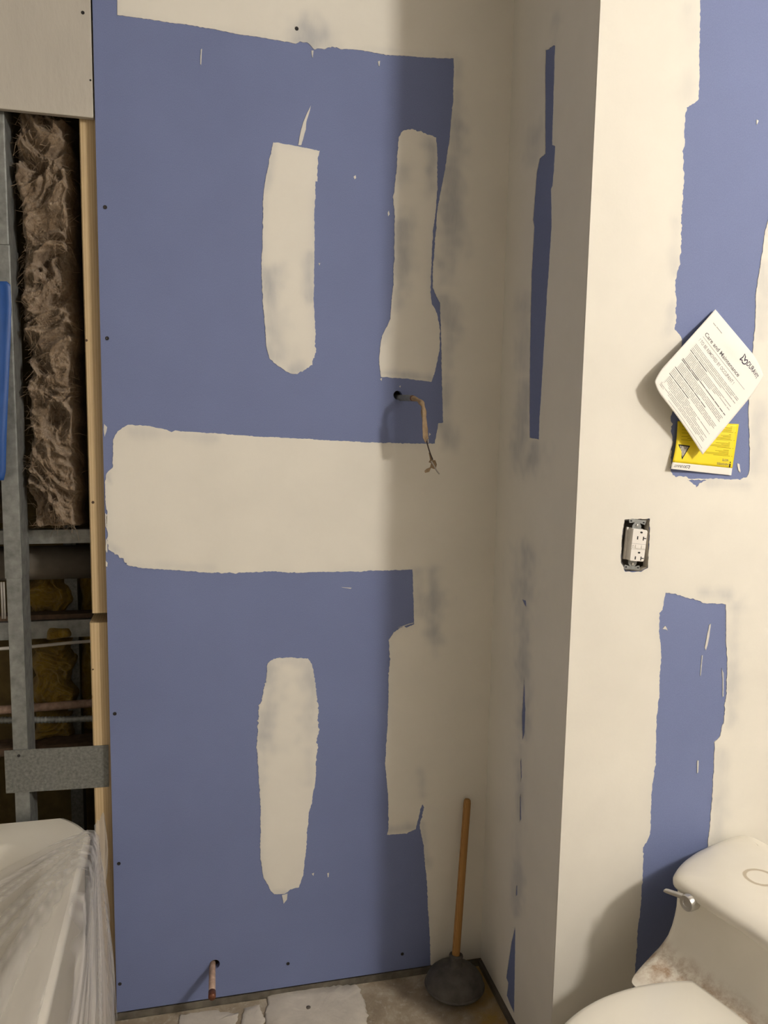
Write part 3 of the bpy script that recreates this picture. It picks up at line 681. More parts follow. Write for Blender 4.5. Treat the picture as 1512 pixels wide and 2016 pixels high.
secs = [rrect(tx0, tx1-.010, ty0, ty1-.010, (.065, .085), 0, TZ), rrect(tx0+.06, tx1-.075, ty0+.08, ty1-.095, (.09, .10), 0, TZ-.001), rrect(tx0+.065, tx1-.085, ty0+.085, ty1-.105, (.1, .11), 0, TZ-.012), rrect(tx0+.08, tx1-.11, ty0+.11, ty1-.15, (.13, .14), 0, TZ-.18), rrect(tx0+.12, tx1-.16, ty0+.16, ty1-.25, (.16, .16), 0, TZ-.34), rrect(tx0+.2, tx1-.26, ty0+.3, ty1-.4, (.12, .16), 0, TZ-.37)]
mb = MB().loft(secs, True, False); n_ = len(secs[0]); mb.f.append(tuple(5*n_+k for k in range(n_))); mb.build('rim_and_basin', M['porc'], tub, True)

# clear film: stretched over the basin, pulled to the corner and hanging down the apron
C0 = Vector((-.232, -.09, TZ+.012))
V = []; F = []; STK = []; nu, nv = 150, 150
for j in range(nv+1):
    v = j/nv
    # path across the tub: basin side -> rim -> down the apron
    for i in range(nu+1):
        u = i/nu
        if v < .38:
            s = 1-v/.38; x = -.226-.62*s**1.1; z = TZ+.004-.035*max(0.0, min(1.0, (-.30-x)/.25)); nrm = Vector((0, 0, 1)); yb = -.080-.80*(-.226-x)
            drop = 0
        else:
            s = (v-.38)/.62; drop = s; a = min(1, s/.04)
            x = -.226+.008*math.sin(a*math.pi/2)+.012*s; z = TZ+.004-(TZ-FLOOR-.004)*s; nrm = Vector((1, 0, 0)); yb = -.080+.060*min(1, s*2.2)+.020*s
        y = yb-(1.40+yb)*u**1.25 if True else 0
        P = Vector((x, y, z)); d = P-C0
        if v < .38:
            ang = math.atan2(-d.y, -d.x+.02); rr = math.hypot(d.x, d.y)
            w = noise.noise((ang*9, rr*2.2, 1.7))*.6+noise.noise((ang*24, rr*3, 5.7))*.35
            amp = min(.022, .004+.05*rr)
        else:
            ang = math.atan2(-d.y, -d.z+.05); rr = math.hypot(d.y, d.z)
            w = noise.noise((ang*8, rr*1.6, 3.3))*.7+noise.noise((ang*22, rr*2.5, 8.1))*.4+abs(noise.noise((ang*15, rr*2, 11)))*.4
            amp = min(.026, .005+.06*rr)
        q_ = (w+.45)*2.2; P = P+nrm*(.003+amp*math.log1p(math.exp(q_))/2.2)
        V.append(tuple(P)); STK.append(noise.noise((ang*13, rr*1.1, 21.3))*.6+noise.noise((ang*37, rr*1.6, 2.9))*.5+(.12 if v > .38 else -.10))
for j in range(nv):
    for i in range(nu): a = j*(nu+1)+i; F.append((a, a+1, a+nu+2, a+nu+1))
film = obj('plastic_film', V, F, M['film'], None, True); film.data.attributes.new('streak', 'FLOAT', 'POINT').data.foreach_set('value', np.array(STK, dtype=np.float32)); tag(film, 'wrinkled clear plastic film draped over the bathtub rim', 'plastic film')
# loose flap at the corner, in front of the stud
V = []; F = []
for j in range(41):
    v = j/40; z = TZ+.005-.30*v
    for i in range(13):
        s = i/12; wd = .015*math.sin(min(1, v*1.25+.12)*math.pi)**.6+.003
        x = -.222+wd*s*1.25; y = -.060+.055*s+.008*math.sin(s*9+v*7); V.append((x, y+.006*noise.noise((s*5, v*8, 3)), z+.006*noise.noise((s*4, v*5, 9))))
for j in range(40):
    for i in range(12): a = j*13+i; F.append((a, a+1, a+14, a+13))
obj('loose_flap', V, F, M['film'], film, True)

# ------------------------------------------------------------------ toilet
ZE = .522      # height of the edge of the tank lid
TO = at(1322, 1738, 2, ZE)[:2]; EW = at(1512, 1861, 2, ZE)[:2]-TO; EW = EW/np.hypot(*EW); EF = np.array([EW[1], -EW[0]]); WC = .212
CTR = TO+EW*WC      # tank front, on the centre line
ANG = math.atan2(EF[1], EF[0])
toilet = thing('toilet', (CTR[0], CTR[1], FLOOR), 'stained off-white one-piece toilet with low tank and closed lid', 'toilet')
toilet.rotation_euler = (0, 0, ANG)
def loc_of(P):     # world -> toilet frame (x forward, y: negative of the width axis)
    d = np.array(P[:2])-CTR; return (d@EF, d@np.array([-EF[1], EF[0]]), P[2]-FLOOR)
RING = loc_of(at(1497, 1727, 2, ZE+.024))[:2]
M['lid'] = mat_stained('stained_lid', 'lid'); M['body'] = mat_stained('stained_porcelain', 'body')
def tpart(name, mb, mat, parent=toilet, smooth=True):
    me = bpy.data.meshes.new(name); me.from_pydata(mb.v, [], mb.f); me.update(); me.materials.append(mat)
    o = bpy.data.objects.new(name, me); COL.objects.link(o); o.parent = parent
    fix_normals(o)
    if smooth: smooth_by_angle(o, 50)
    return o
def chaikin(P, it=3):
    for _ in range(it):
        Q = []
        for i in range(len(P)):
            a = np.array(P[i], float); b = np.array(P[(i+1) % len(P)], float); Q += [tuple(a*.75+b*.25), tuple(a*.25+b*.75)]
        P = Q
    return P
def sym(half):      # half outline from front centre round to back centre, y >= 0
    return half + [(x, -y) for x, y in reversed(half) if y > 1e-6]
LIDH = [loc_of(at(x, y, 2, ZE))[:2] for x, y in ((1512, 1862), (1470, 1833), (1420, 1801), (1375, 1771), (1345, 1752), (1330, 1743), (1324, 1740), (1322, 1736), (1323, 1729), (1330, 1716), (1345, 1700), (1370, 1682), (1392, 1672), (1420, 1660), (1445, 1652), (1458, 1649.5), (1468, 1649), (1477, 1651), (1490, 1657), (1512, 1669))]
_c = [(LIDH[0][0]+.004, -.0), ] + [(x, y) for x, y in LIDH if y < -.01] + [(LIDH[-1][0], 0.0)]
def resample(P, n):
    P = np.array(P); d = np.r_[0, np.cumsum(np.hypot(*np.diff(P, axis=0).T))]; t_ = np.linspace(0, d[-1], n); return np.stack([np.interp(t_, d, P[:, 0]), np.interp(t_, d, P[:, 1])], 1)
_h = resample(_c, 70)
for _ in range(3): _h[1:-1] = _h[1:-1]*.5+(_h[:-2]+_h[2:])*.25
LIDO = np.concatenate([_h, (_h*np.array([1, -1]))[-2:0:-1]])
def inset(P, g):
    """move an outline inwards by g, never past its middle"""
    t_ = np.roll(P, -1, 0)-np.roll(P, 1, 0); t_ /= np.maximum(np.hypot(t_[:, 0], t_[:, 1]), 1e-9)[:, None]
    nr = np.stack([-t_[:, 1], t_[:, 0]], 1); c_ = P.mean(0)
    if ((P-c_)*nr).sum() > 0: nr = -nr
    if g <= .03: return P+nr*g
    return c_+(inset(P, .03)-c_)*(1-(g-.03)/.14)
def tank_outline(front, grow):
    P = inset(LIDO, -grow) if grow < 0 else LIDO.copy()
    fmax = P[:, 0].max(); w = np.clip((P[:, 0]-(fmax-.13))/.12, 0, 1); w = w*w*(3-2*w)
    return [tuple(p) for p in np.stack([P[:, 0]+front*w, P[:, 1]], 1)]
def zl(z): return z-FLOOR
mb = MB(); secs = []
for z, front, g in [(ZE+a, b, c_) for a, b, c_ in ((-.012, 0, -.005), (-.008, 0, -.001), (.0, 0, .0), (.007, 0, -.003), (.012, 0, -.010), (.017, 0, -.024), (.021, 0, -.05), (.0235, 0, -.09), (.0245, 0, -.12))]:
    secs.append([(x, y, zl(z)) for x, y in tank_outline(front, g)])
tpart('tank_lid', mb.loft(secs), M['lid'])
mb = MB(); secs = []
prof = [(ZE-.010, 0, -.010), (.49, .001, -.011), (.465, .003, -.012), (.445, .007, -.012), (.428, .014, -.013), (0.406, .026, -.013), (0.394, .044, -.014), (0.385, .066, -.015), (0.378, .092, -.016), (0.374, .12, -.016), (0.370, .145, -.017), (0.352, .145, -.024), (.30, .10, -.05), (.2, .05, -.08), (FLOOR, 0, -.10)]
for z, front, g in prof:
    O = tank_outline(front, g)
    secs.append([(x, y*(1-max(0, x)*.7), zl(z)) for x, y in O])
tpart('tank_body', mb.loft(secs), M['body'])
def egg(f0, f1, hb, hm, fm, n=40):
    half = []
    for k in range(n+1):
        t = k/n; f = f1+(f0-f1)*(1-math.cos(math.pi*t))/2
        if f > fm: h = hm*math.sqrt(max(0, 1-((f-fm)/(f1-fm))**2))
        else:
            q = (fm-f)/(fm-f0); h = hm-(hm-hb)*q**2
        if t > .97: pass
        half.append((f, h))
    half.append((f0, hb*.5)); half.append((f0, 0.0)); half[0] = (f1, 0.0)
    return sym(half)
SB = .036      # back edge of the seat lid, ahead of the tank
secs = []
for z, f0, f1, hb, hm, fm in ((0.380, -.02, .475, .175, .176, .20), (0.375, -.02, .480, .178, .179, .20), (0.359, -.02, .478, .175, .177, .20), (.32, -.02, .45, .16, .16, .18), (.22, -.03, .38, .13, .13, .17), (.10, -.04, .33, .11, .108, .16), (FLOOR, -.05, .34, .12, .12, .16)):
    secs.append([(x, y+.012, zl(z-.010)) for x, y in egg(f0, f1, hb, hm, fm)])
tpart('bowl', MB().loft(secs), M['porc'])
secs = [[(x, y+.012, zl(z-.010)) for x, y in egg(.056+i_, .470-i_, .128-i_, .174-i_, .22)] for z, i_ in ((0.3710, .004), (0.3750, 0), (0.3820, .001), (0.3850, .006))]
tpart('seat', MB().loft(secs), M['porc'])
secs = [[(x, y+.012, zl(z-.010)) for x, y in egg(SB+i_, SB+.440-i_, .134-i_, .180-i_, SB+.19)] for z, i_ in ((0.3860, .004), (0.3890, .0), (0.3960, .0005), (0.4000, .004), (0.4025, .012), (0.4050, .04), (0.4065, .08))]
o = tpart('seat_lid', MB().loft(secs), M['porc'])
# flush lever on the tank front
n3 = np.array([EF[0], EF[1], 0.0])
def tl(px_, py_, f):     # pixel -> toilet frame on the plane x = f
    p = at_plane(px_, py_, (CTR[0]+EF[0]*f, CTR[1]+EF[1]*f, 0), n3); return Vector(loc_of(p))
ca = tl(1350, 1779, .010)
lev = tpart('flush_lever', MB().lathe([(.0001, 0), (.0150, 0), (.0162, .003), (.0162, .024), (.0145, .028), (.008, .0275), (.007, .0255), (.0001, .0255)], (-.018, ca.y, ca.z), (1, 0, 0), 24), M['chrome'])
tip = tl(1308, 1753, .014)
base = Vector((.004, ca.y-.008, ca.z+.006)); d = (tip-base)
mb = MB(); secs = []
for k in range(9):
    s = k/8; p = base+d*s; hz = .0062-.0014*s if s < .9 else .0036; hx = .0034
    secs.append([(p.x-hx, p.y, p.z-hz), (p.x+hx, p.y, p.z-hz*.6), (p.x+hx, p.y, p.z+hz*.6), (p.x-hx, p.y, p.z+hz)])
o = tpart('lever_arm', mb.loft(secs), M['chrome'], lev); bevel(o, .0012, 2)

# ------------------------------------------------------------------ plunger
pc = Vector(at(894, 1958, 2, FLOOR)); pc.z = FLOOR
top = Vector(at(920.5, 1572, 1, -.018)); neck = Vector(at(895, 1893, 2, .095))
pl = thing('plunger', pc, 'plunger with black rubber cup and wooden handle leaning in the corner', 'plunger')
ax = Vector((.02, .03, 1)).normalized()
MB().lathe([(.036, 0), (.043, .0), (.046, .006), (.045, .020), (.044, .028)], pc+Vector((0, 0, .001)), ax, 36).build('inner_flange', M['rubber'], pl, True)
cup = MB().lathe([(.055, .022), (.068, .023), (.0725, .027), (.0735, .033), (.071, .042), (.065, .053), (.055, .063), (.040, .071), (.026, .076), (.0185, .079), (.0160, .082)], pc, ax, 48).build('rubber_cup', M['rubber'], pl, True)
MB().lathe([(.066, .0), (.0735, -.001), (.076, .003), (.0735, .007), (.066, .006)], pc+ax*.025, ax, 48).build('cup_rim', M['rubber'], cup, True)
hx_ = (top-(pc+ax*.085)).normalized()
MB().lathe([(.0160, 0), (.0175, .003), (.0180, .006), (.0165, .010), (.0165, .024), (.0178, .027), (.0165, .031), (.0120, .031), (.0110, .024)], pc+ax*.074, hx_, 28).build('collar', M['rubber'], pl, True)
h0 = pc+ax*.092; L = (top-h0).length
MB().lathe([(.0098, 0), (.0100, .02), (.0097, L*.5), (.0095, L-.012), (.0085, L-.004), (.006, L-.0006), (.0001, L)], h0, hx_, 24).build('handle', M['stick'], pl, True)

# ------------------------------------------------------------------ pipe stub through the back wall
ps = thing('pipe_stub', (hp[0], 0, hp[1]), 'capped copper pipe stub poking out low on the blue wall', 'pipe')
a = Vector((hp[0]-.001, .09, hp[1]-.001)); b = Vector((hp[0]-.0065, -.092, hp[1]-.006))
MB().tube([a, a.lerp(b, .5), b], .0078, 20).build('pipe', M['copper'], ps, True)
dd = (b-a).normalized(); MB().lathe([(.0078, 0), (.0088, .0), (.0088, .016), (.0075, .019), (.0001, .020)], b-dd*.006, dd, 20).build('end_cap', M['coppercap'], ps, True)

# ------------------------------------------------------------------ cable hanging from the hole over the joint band
cb_ = thing('electrical_cable', (hw[0], 0, hw[1]), 'cut armoured cable with torn paper wrap hanging from hole in blue wall', 'cable')
path = []; rad = []
P0 = Vector((hw[0]-.004, .06, hw[1]-.004)); P1 = Vector(at(790, 783, 1, -.004)); P2 = Vector(at(812, 784, 1, -.064))
for k in range(61):
    s = k/60; p = (1-s)**2*P0+2*s*(1-s)*P1+s*s*P2; path.append(p); rad.append(.0072 if k % 3 else .0058)
arm = MB().tube(path, rad, 14).build('armour', M['galv'], cb_, True)
dd = (path[-1]-path[-3]).normalized()
MB().lathe([(.0052, 0), (.0068, .0), (.0068, .003), (.0045, .0032)], path[-1], dd, 14).build('bushing', M['coppercap'], arm, True)
CK = 1.6
def chain(pts): return [Vector(at(x, y, 1, -d_*CK)) for x, y, d_ in pts]
def spl(P, n=8):
    out = []
    for i in range(len(P)-1):
        p0 = P[max(i-1, 0)]; p1 = P[i]; p2 = P[i+1]; p3 = P[min(i+2, len(P)-1)]
        for k in range(n):
            t = k/n; out.append(.5*((2*p1)+(p2-p0)*t+(2*p0-5*p1+4*p2-p3)*t*t+(3*p1-p0-3*p2+p3)*t**3))
    out.append(P[-1]); return out
w1 = spl(chain([(812, 784, .040), (822, 787, .052), (831, 795, .060), (834, 808, .062), (835, 830, .060), (838, 850, .058), (839, 864, .058)]))
mb = MB().tube(w1, [.0052+.0012*math.sin(i*.55) for i in range(len(w1))], 8); mb.build('paper_wrap', M['kraft'], cb_, True)
w2 = spl(chain([(833, 805, .066), (834, 820, .066), (836, 840, .063), (840, 868, .060), (846, 890, .058), (852, 905, .056)])); MB().tube(w2, .0016, 6).build('wire', M['wire'], cb_, True)
w3 = spl(chain([(835, 806, .064), (838, 822, .064), (841, 850, .06), (843, 872, .06)])); MB().tube(w3, .0014, 6).build('wire', M['cable'], cb_, True)
w4 = spl(chain([(849, 908, .058), (855, 918, .056), (860, 927, .055), (865, 933, .054)])); MB().tube(w4, .0017, 6).build('wire', M['cable'], cb_, True)
def scrap(pts, th=.0012):
    A_ = [Vector(at(x, y, 1, -d_*CK)) for x, y, d_ in pts]; n = len(A_); B_ = [p+Vector((0, th, 0)) for p in A_]
    return MB().add(A_+B_, [tuple(range(n)), tuple(range(2*n-1, n-1, -1))]+[(i, (i+1) % n, n+(i+1) % n, n+i) for i in range(n)])
fix_normals(scrap([(844, 891, .056), (848, 893, .056), (851, 906, .054), (857, 906, .055), (860, 914, .054), (858, 924, .055), (853, 923, .056), (849, 921, .057), (845, 929, .060), (837, 931, .062), (836, 927, .062), (840, 923, .060), (847, 920, .057), (849, 912, .055), (844, 910, .056), (847, 905, .055)]).build('torn_paper', M['kraft'], cb_))
fix_normals(scrap([(832, 800, .068), (838, 812, .068), (841, 835, .066), (843, 860, .064), (838, 872, .064), (833, 862, .066), (832, 835, .068)], .003).build('torn_paper', M['kraft'], cb_))

# ------------------------------------------------------------------ outlet
oc = at(1251, 1073, 1, -BD)
ol = thing('outlet', (oc[0], -BD, oc[2]), 'white duplex outlet without cover plate in rough wall cutout', 'outlet')
HF = .013
fc = [at(x, y, 1, -BD-HF) for x, y in ((1247, 1041), (1275.5, 1044.5), (1267.5, 1106), (1240, 1104))]
def oq(u, v, h):
    a = fc[0]*(1-u)*(1-v)+fc[1]*u*(1-v)+fc[2]*u*v+fc[3]*(1-u)*v
    return (a[0], -BD-h, a[2])
def oprism(loop, h0, h1, name, mat, parent=ol, bev=0):
    n = len(loop); V = [oq(u, v, h1) for u, v in loop]+[oq(u, v, h0) for u, v in loop]
    o = obj(name, V, [tuple(range(n)), tuple(range(2*n-1, n-1, -1))]+[(i, (i+1) % n, n+(i+1) % n, n+i) for i in range(n)], mat, parent); fix_normals(o)
    if bev: bevel(o, bev, 2)
    return o
bc = [px2uv('front', *p) for p in ((1226, 1018), (1281, 1018), (1276, 1128), (1220, 1128))]
u0 = min(p[0] for p in bc); u1 = max(p[0] for p in bc); v0 = min(p[1] for p in bc); v1 = max(p[1] for p in bc)
mb = MB().box((u0, -BD+.05, v0), (u1, -BD+.052, v1)).box((u0-.002, -BD+.0165, v0), (u0, -BD+.05, v1)).box((u1, -BD+.0165, v0), (u1+.002, -BD+.05, v1)).box((u0, -BD+.0165, v1), (u1, -BD+.05, v1+.002)).box((u0, -BD+.0165, v0-.002), (u1, -BD+.05, v0))
mb.build('wall_box', M['iron'], ol)
face = oprism([(0, .04), (.05, 0), (.95, 0), (1, .04), (1, .96), (.95, 1), (.05, 1), (0, .96)], -.0055, HF, 'receptacle_face', M['plasticw'], bev=.001)
oprism([(-.09, -.005), (1.05, -.005), (1.05, 1.005), (-.09, 1.005)], -.011, -.0057, 'receptacle_body', M['plasticw'], bev=.001)
_o = np.array(ohole); _oc = _o.mean(0); _oi = densify([tuple(_oc+(p-_oc)*.96) for p in _o], .004, .0007, 77.0)
n_ = len(_oi); liner = obj('cutout_edge', [(u, -BD-.0008, v) for u, v in _oi]+[(u, -BD+.0162, v) for u, v in _oi], [(i, (i+1) % n_, n_+(i+1) % n_, n_+i) for i in range(n_)], M['plaster'], ol)
def slot(loop, mat='black', h=.0004, nm='slot', par=None): return oprism(loop, HF-.002, HF+h, nm, M[mat], par or face)
def rect(u, v, w, hh): return [(u-w, v-hh), (u+w, v-hh), (u+w, v+hh), (u-w, v+hh)]
for vo in (0.0, .64):
    slot([(.58+.09*math.cos(a), .085+vo+.028*math.sin(a)) for a in np.linspace(0, 2*math.pi, 12, endpoint=False)])
    slot(rect(.36, .265+vo*.99, .035, .05)); slot(rect(.76, .27+vo*.99, .03, .062)); slot(rect(.86, .262+vo*.99, .09, .014))
slot(rect(.5, .452, .5, .003), 'inkl', .0002, 'seam'); slot(rect(.5, .622, .5, .003), 'inkl', .0002, 'seam')
for (u, w) in ((.45, .19), (.82, .15)): o = slot(rect(u, .54, w, .055), 'plasticw', .0014, 'test_button'); bevel(o, .0004, 1)
slot(rect(.10, .52, .025, .008), 'ink'); slot(rect(.10, .57, .025, .008), 'ink')
for top_, v in ((1, -.10), (0, 1.11)):
    s = 1 if top_ else -1; e = v-.11*s
    mb_loop = [(.15, v+.11*s), (.75, v+.11*s), (.75, v), (.62, e+.02*s), (.98, e+.06*s), (1.05, e-.08*s), (-.15, e-.08*s), (-.08, e+.06*s), (.28, e+.02*s), (.15, v)]
    strap = oprism(mb_loop, -.0015, .0008, 'mounting_strap', M['galv'])
    cx = oq(.45, v-.01*s, .0008); MB().lathe([(.0001, 0), (.0032, 0), (.003, .0012), (.0015, .0022), (.0001, .0024)], cx, (0, -1, 0), 14).build('screw', M['chrome'], strap, True)
    for u in (.02, .88): oprism([(u+.07*math.cos(a), e-.01*s+.024*math.sin(a)) for a in np.linspace(0, 2*math.pi, 10, endpoint=False)], .0004, .0011, 'ear_hole', M['black'], strap)

# ------------------------------------------------------------------ papers on the wall behind the toilet
def text_mesh(s, bold=.012):
    cu = bpy.data.curves.new('t', 'FONT'); cu.body = s; cu.resolution_u = 3; cu.offset = bold
    o = bpy.data.objects.new('t', cu); COL.objects.link(o)
    dg = bpy.context.evaluated_depsgraph_get(); me = bpy.data.meshes.new_from_object(o.evaluated_get(dg))
    V = np.array([tuple(v.co)[:2] for v in me.vertices]); F = [tuple(p.vertices) for p in me.polygons]
    bpy.data.objects.remove(o); bpy.data.curves.remove(cu); bpy.data.meshes.remove(me)
    return V, F
def print_text(s, surf, a0, a1, base, height, mat, parent, name='printed_text', cap=.70):
    V, F = text_mesh(s); x0, x1 = V[:, 0].min(), V[:, 0].max()
    W = [surf(a0+(x-x0)/(x1-x0)*(a1-a0), base-y/cap*height, .0005) for x, y in V]
    return obj(name, W, F, mat, parent)
def print_bars(bars, surf, mat, parent, name='printed_lines', n=6):
    mb = MB()
    for (a0, a1, b, h) in bars:
        k = max(1, int(abs(a1-a0)*n*2)); V = []
        for i in range(k+1):
            a = a0+(a1-a0)*i/k; V += [surf(a, b-h, .0005), surf(a, b, .0005)]
        mb.add(V, [(2*i, 2*i+1, 2*i+3, 2*i+2) for i in range(k)])
    return mb.build(name, mat, parent)
# white care sheet: s runs along the page width, t down the page
pT, pR, pL, pB = (np.array(q, float) for q in ((1408, 609), (1515, 736), (1279, 752), (1383, 895)))
def page_px(s, t):
    q = pT*(1-s)*(1-t)+pR*s*(1-t)+pL*(1-s)*t+pB*s*t
    q = q+np.array([-1.0, .6])*5*math.sin(math.pi*t)*(s-.5)*0
    q = q+np.array([.75, -.6])*6*math.sin(math.pi*t*1.0)*(1-s)**2*.6
    q = q+np.array([.3, -.5])*7*math.sin(math.pi*s)*t**3
    d = max(0.0, (.20-(s+(1-t)))/.20); q = q+np.array([.98, -.1])*10*d**1.5
    d2 = max(0.0, (.30-((1-s)+t))/.30); q = q+np.array([-.8, .25])*15*d2**1.4
    return q
def page_lift(s, t):
    l = .006+.034*t**1.35*(1-.42*s)+.004*math.sin(math.pi*t)*(1-s)
    l += .0035*math.exp(-((s-.42)**2/.03+(t-.12)**2/.006))-.002*math.exp(-((s-.55)**2/.01+(t-.18)**2/.02))+.0022*math.sin(s*9+t*4)*(1-t)*.5
    d = max(0.0, (.26-(s+(1-t)))/.26); l -= .006*d
    return max(.0025, l)
def page(s, t, e=0.0):
    q = page_px(s, t); p = at(q[0], q[1], 1, -BD-page_lift(s, t)-e); return tuple(p)
cs = thing('care_sheet', page(.3, .05), 'white printed care sheet hanging askew over the yellow card', 'paper')
V = [page(i/40, j/48) for j in range(49) for i in range(41)]; F = [(j*41+i, j*41+i+1, (j+1)*41+i+1, (j+1)*41+i) for j in range(48) for i in range(40)]
o = obj('sheet', V, F, M['paper'], cs, True); m = o.modifiers.new('thick', 'SOLIDIFY'); m.thickness = .0003; m.offset = -1 
print_text('Care and Maintenance', page, .105, .735, .262, .040, M['ink'], cs)
print_bars([(.105, .89, .288, .004)], page, M['inkl'], cs, 'rule', 10)
print_text('! TO BE REMOVED BY OCCUPANT !', page, .10, .745, .350, .034, M['inkl'], cs)
print_text('DURAVIT', page, .715, .935, .118, .048, M['inkp'], cs, 'logo_text')
# wing-shaped mark before the name
def stroke(pts, w, surf, mat, parent, nm):
    V = []
    for k, (a, b) in enumerate(pts):
        p = np.array((a, b)); q = np.array(pts[min(k+1, len(pts)-1)])-np.array(pts[max(k-1, 0)]); q = np.array((-q[1], q[0]))/max(1e-6, np.hypot(*q)); V += [surf(*(p+q*w), .0005), surf(*(p-q*w), .0005)]
    return obj(nm, V, [(2*i, 2*i+1, 2*i+3, 2*i+2) for i in range(len(pts)-1)], mat, parent)
def mark(surf, a, b, sa, sb, mat, parent, w):
    P = [(0, 0), (.12, .5), (.05, 1.0), (.35, .8), (.5, .5), (.55, .35), (.62, .6), (.8, .75), (.95, .55), (.92, .2), (.7, 0), (.45, .02), (.3, .2), (0, 0)]
    stroke([(a+x*sa, b-y*sb) for x, y in P], w, surf, mat, parent, 'logo_mark')
mark(page, .615, .135, .095, .075, M['inkp'], cs, .006)
rnd = random.Random(3); bars = []; bold = []
bars.append((.09, .14, .113, .006)); bars.append((.15, .25, .111, .006))
t_ = .395
for n_lines, isb in ((3, 0), (2, 0), (1, 1), (6, 0), (2, 1), (5, 0), (1, 1), (4, 0), (1, 1), (6, 0), (3, 0)):
    for k in range(n_lines):
        a = .10+(.02 if n_lines > 4 else 0); end = .90 if (k < n_lines-1 and rnd.random() < .75) else rnd.uniform(.35, .8)
        while a < end:
            w = rnd.uniform(.05, .16); (bold if isb else bars).append((a, min(a+w, .91), t_, .0080 if isb else .0052)); a += w+.010
        t_ += .0152
    t_ += .0045
t_ = .965
bars.append((.3, .95, .972, .0035))
print_bars([b for b in bars if b[2] < .98], page, M['inkl'], cs)['kind'] = 'stuff'; print_bars([b for b in bold if b[2] < .98], page, M['ink'], cs, 'printed_headings')['kind'] = 'stuff'

# yellow card, taped upside down: a runs to the left and b upwards in the photograph
kBR, kBL, kTR, kTL = (np.array(q, float) for q in ((1439.5, 936), (1320.5, 923), (1454.5, 835), (1334, 829)))
def card(a, b, e=0.0):
    q = kBR*(1-a)*(1-b)+kBL*a*(1-b)+kTR*(1-a)*b+kTL*a*b
    q = q+np.array([.9, 0])*5*math.sin(math.pi*b)*a*.7
    l = .003+.009*a*a*(1-b)+.002*math.sin(math.pi*b)
    return tuple(at(q[0], q[1], 1, -BD-l-e))
kc = thing('notice_card', card(.5, 0), 'yellow notice card upside down with white strip and warning triangle', 'card')
def card_part(b0, b1, nm, mat):
    V = [card(i/20, b0+(b1-b0)*j/16) for j in range(17) for i in range(21)]
    o = obj(nm, V, [(j*21+i, j*21+i+1, (j+1)*21+i+1, (j+1)*21+i) for j in range(16) for i in range(20)], mat, kc, True)
    m_ = o.modifiers.new('thick', 'SOLIDIFY'); m_.thickness = .0003; return o
card_part(.14, 1, 'yellow_field', M['yellow']); card_part(0, .14, 'white_strip', M['paper'])
def card_text(s, a0, a1, b0, h, mat, nm='printed_text'):
    V, F = text_mesh(s); x0, x1 = V[:, 0].min(), V[:, 0].max()
    return obj(nm, [card(a0+(x-x0)/(x1-x0)*(a1-a0), b0-y/.70*h, .0005) for x, y in V], F, mat, kc)
card_text('DURAVIT', .775, .96, .100, .055, M['ink'], 'logo_text')
stroke([(.70+x*.07, .105-y*.075) for x, y in ((0, 0), (.15, .9), (.5, .4), (.75, .8), (1, .5), (.8, .1), (.4, .05), (0, 0))], .006, card, M['ink'], kc, 'logo_mark')
card_text('HINWEIS', .075, .265, .225, .045, M['ink']); card_text('NOTE', .085, .185, .305, .045, M['ink']); 
print_bars([(.036, .058, .225, .075), (.037, .057, .262, .022)], card, M['black'], kc, 'exclamation_mark')
bars = []; b_ = .37
rnd = random.Random(5)
for g in range(4):
    bars.append((.03, .045, b_, .008))
    for k in range(6):
        a = .07 if k == 0 else .10; L_ = (.26, .40, .42, .12, .2, .05)[k]+rnd.uniform(-.03, .05)
        bars.append((a, min(.5, a+L_), b_+k*.022, .006))
    b_ += .155
bars += [(.60+.0, .92-.1*(k % 2), .62+k*.035, .006) for k in range(9)]
print_bars(bars, card, M['inky'], kc)['kind'] = 'stuff'
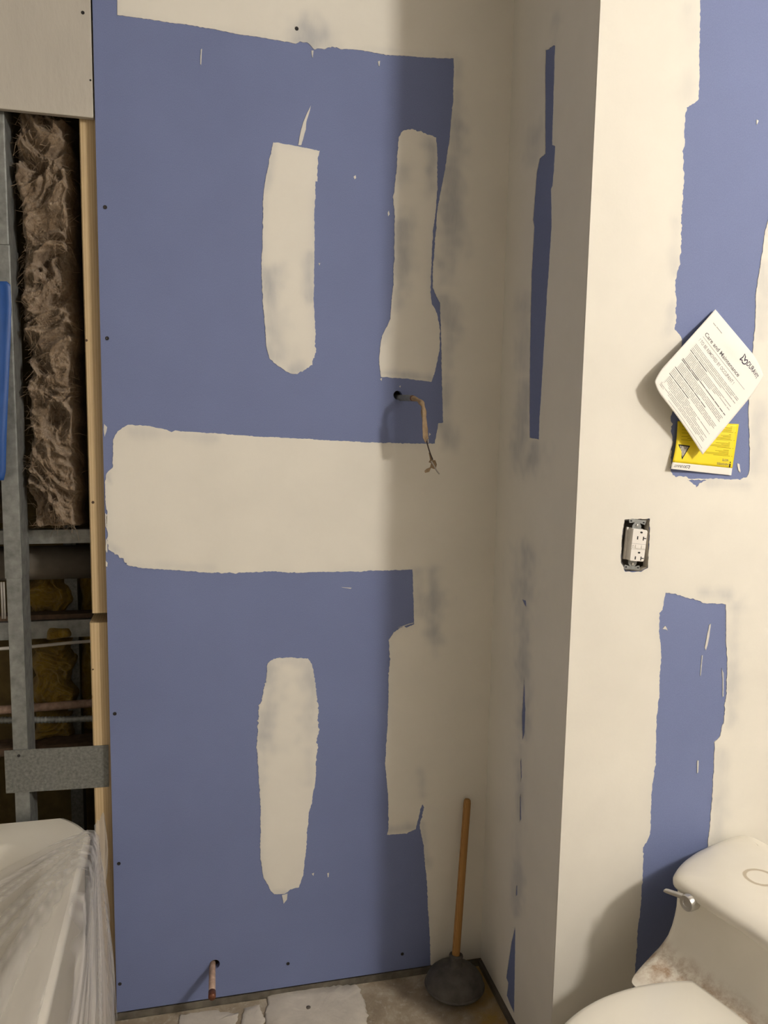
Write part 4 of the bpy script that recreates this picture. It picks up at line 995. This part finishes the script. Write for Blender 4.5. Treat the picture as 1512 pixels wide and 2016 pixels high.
def card_px(x, y):      # pixel -> card coordinates
    a, b = .5, .5
    for _ in range(12):
        q = kBR*(1-a)*(1-b)+kBL*a*(1-b)+kTR*(1-a)*b+kTL*a*b+np.array([.9, 0])*5*math.sin(math.pi*b)*a*.7
        J = np.stack([(kBL-kBR)*(1-b)+(kTL-kTR)*b, (kTR-kBR)*(1-a)+(kTL-kBL)*a], 1); da, db = np.linalg.solve(J, np.array([x, y])-q); a += da; b += db
    return np.array((a, b))
T3 = [card_px(*q) for q in ((1335.5, 874.5), (1359, 877.7), (1342.8, 905))]; tc_ = sum(T3)/3
inn = [tc_+(p-tc_)*.74 for p in T3]
obj('warning_triangle', [card(*p, .0005) for p in T3]+[card(*p, .0005) for p in inn], [(0, 1, 4, 3), (1, 2, 5, 4), (2, 0, 3, 5)], M['black'], kc)
obj('triangle_picture', [card(*p, .0005) for p in inn], [(0, 1, 2)], simple('grey_picture', (.35, .32, .27), .6, var=.8, vscale=260, bstr=0), kc)

# ------------------------------------------------------------------ work lamp hanging from the ceiling, outside the frame
lm = thing('hanging_lamp', (LAMP.x, LAMP.y, LAMP.z-LAMP_R), 'round bulb hanging on a cord from the ceiling', 'lamp')
MB().tube([(LAMP.x, LAMP.y, CEIL), (LAMP.x, LAMP.y, LAMP.z+LAMP_R+.03)], .004, 8).build('cord', M['wire'], lm, True)
MB().lathe([(.012, 0), (.02, .004), (.02, .05), (.006, .056)], (LAMP.x, LAMP.y, LAMP.z+LAMP_R-.006), (0, 0, 1), 18).build('socket', M['iron'], lm, True)
em, nt, b = nmat('lit_glass_globe'); b.inputs['Base Color'].default_value = (.9, .88, .84, 1)
b.inputs['Emission Color'].default_value = (*LAMP_COLOR, 1); b.inputs['Emission Strength'].default_value = LAMP_STRENGTH
bm = bmesh.new(); bmesh.ops.create_icosphere(bm, subdivisions=3, radius=LAMP_R); me = bpy.data.meshes.new('globe'); bm.to_mesh(me); bm.free(); me.materials.append(em)
g = bpy.data.objects.new('globe', me); COL.objects.link(g); g.parent = lm; g.location = LAMP-lm.location
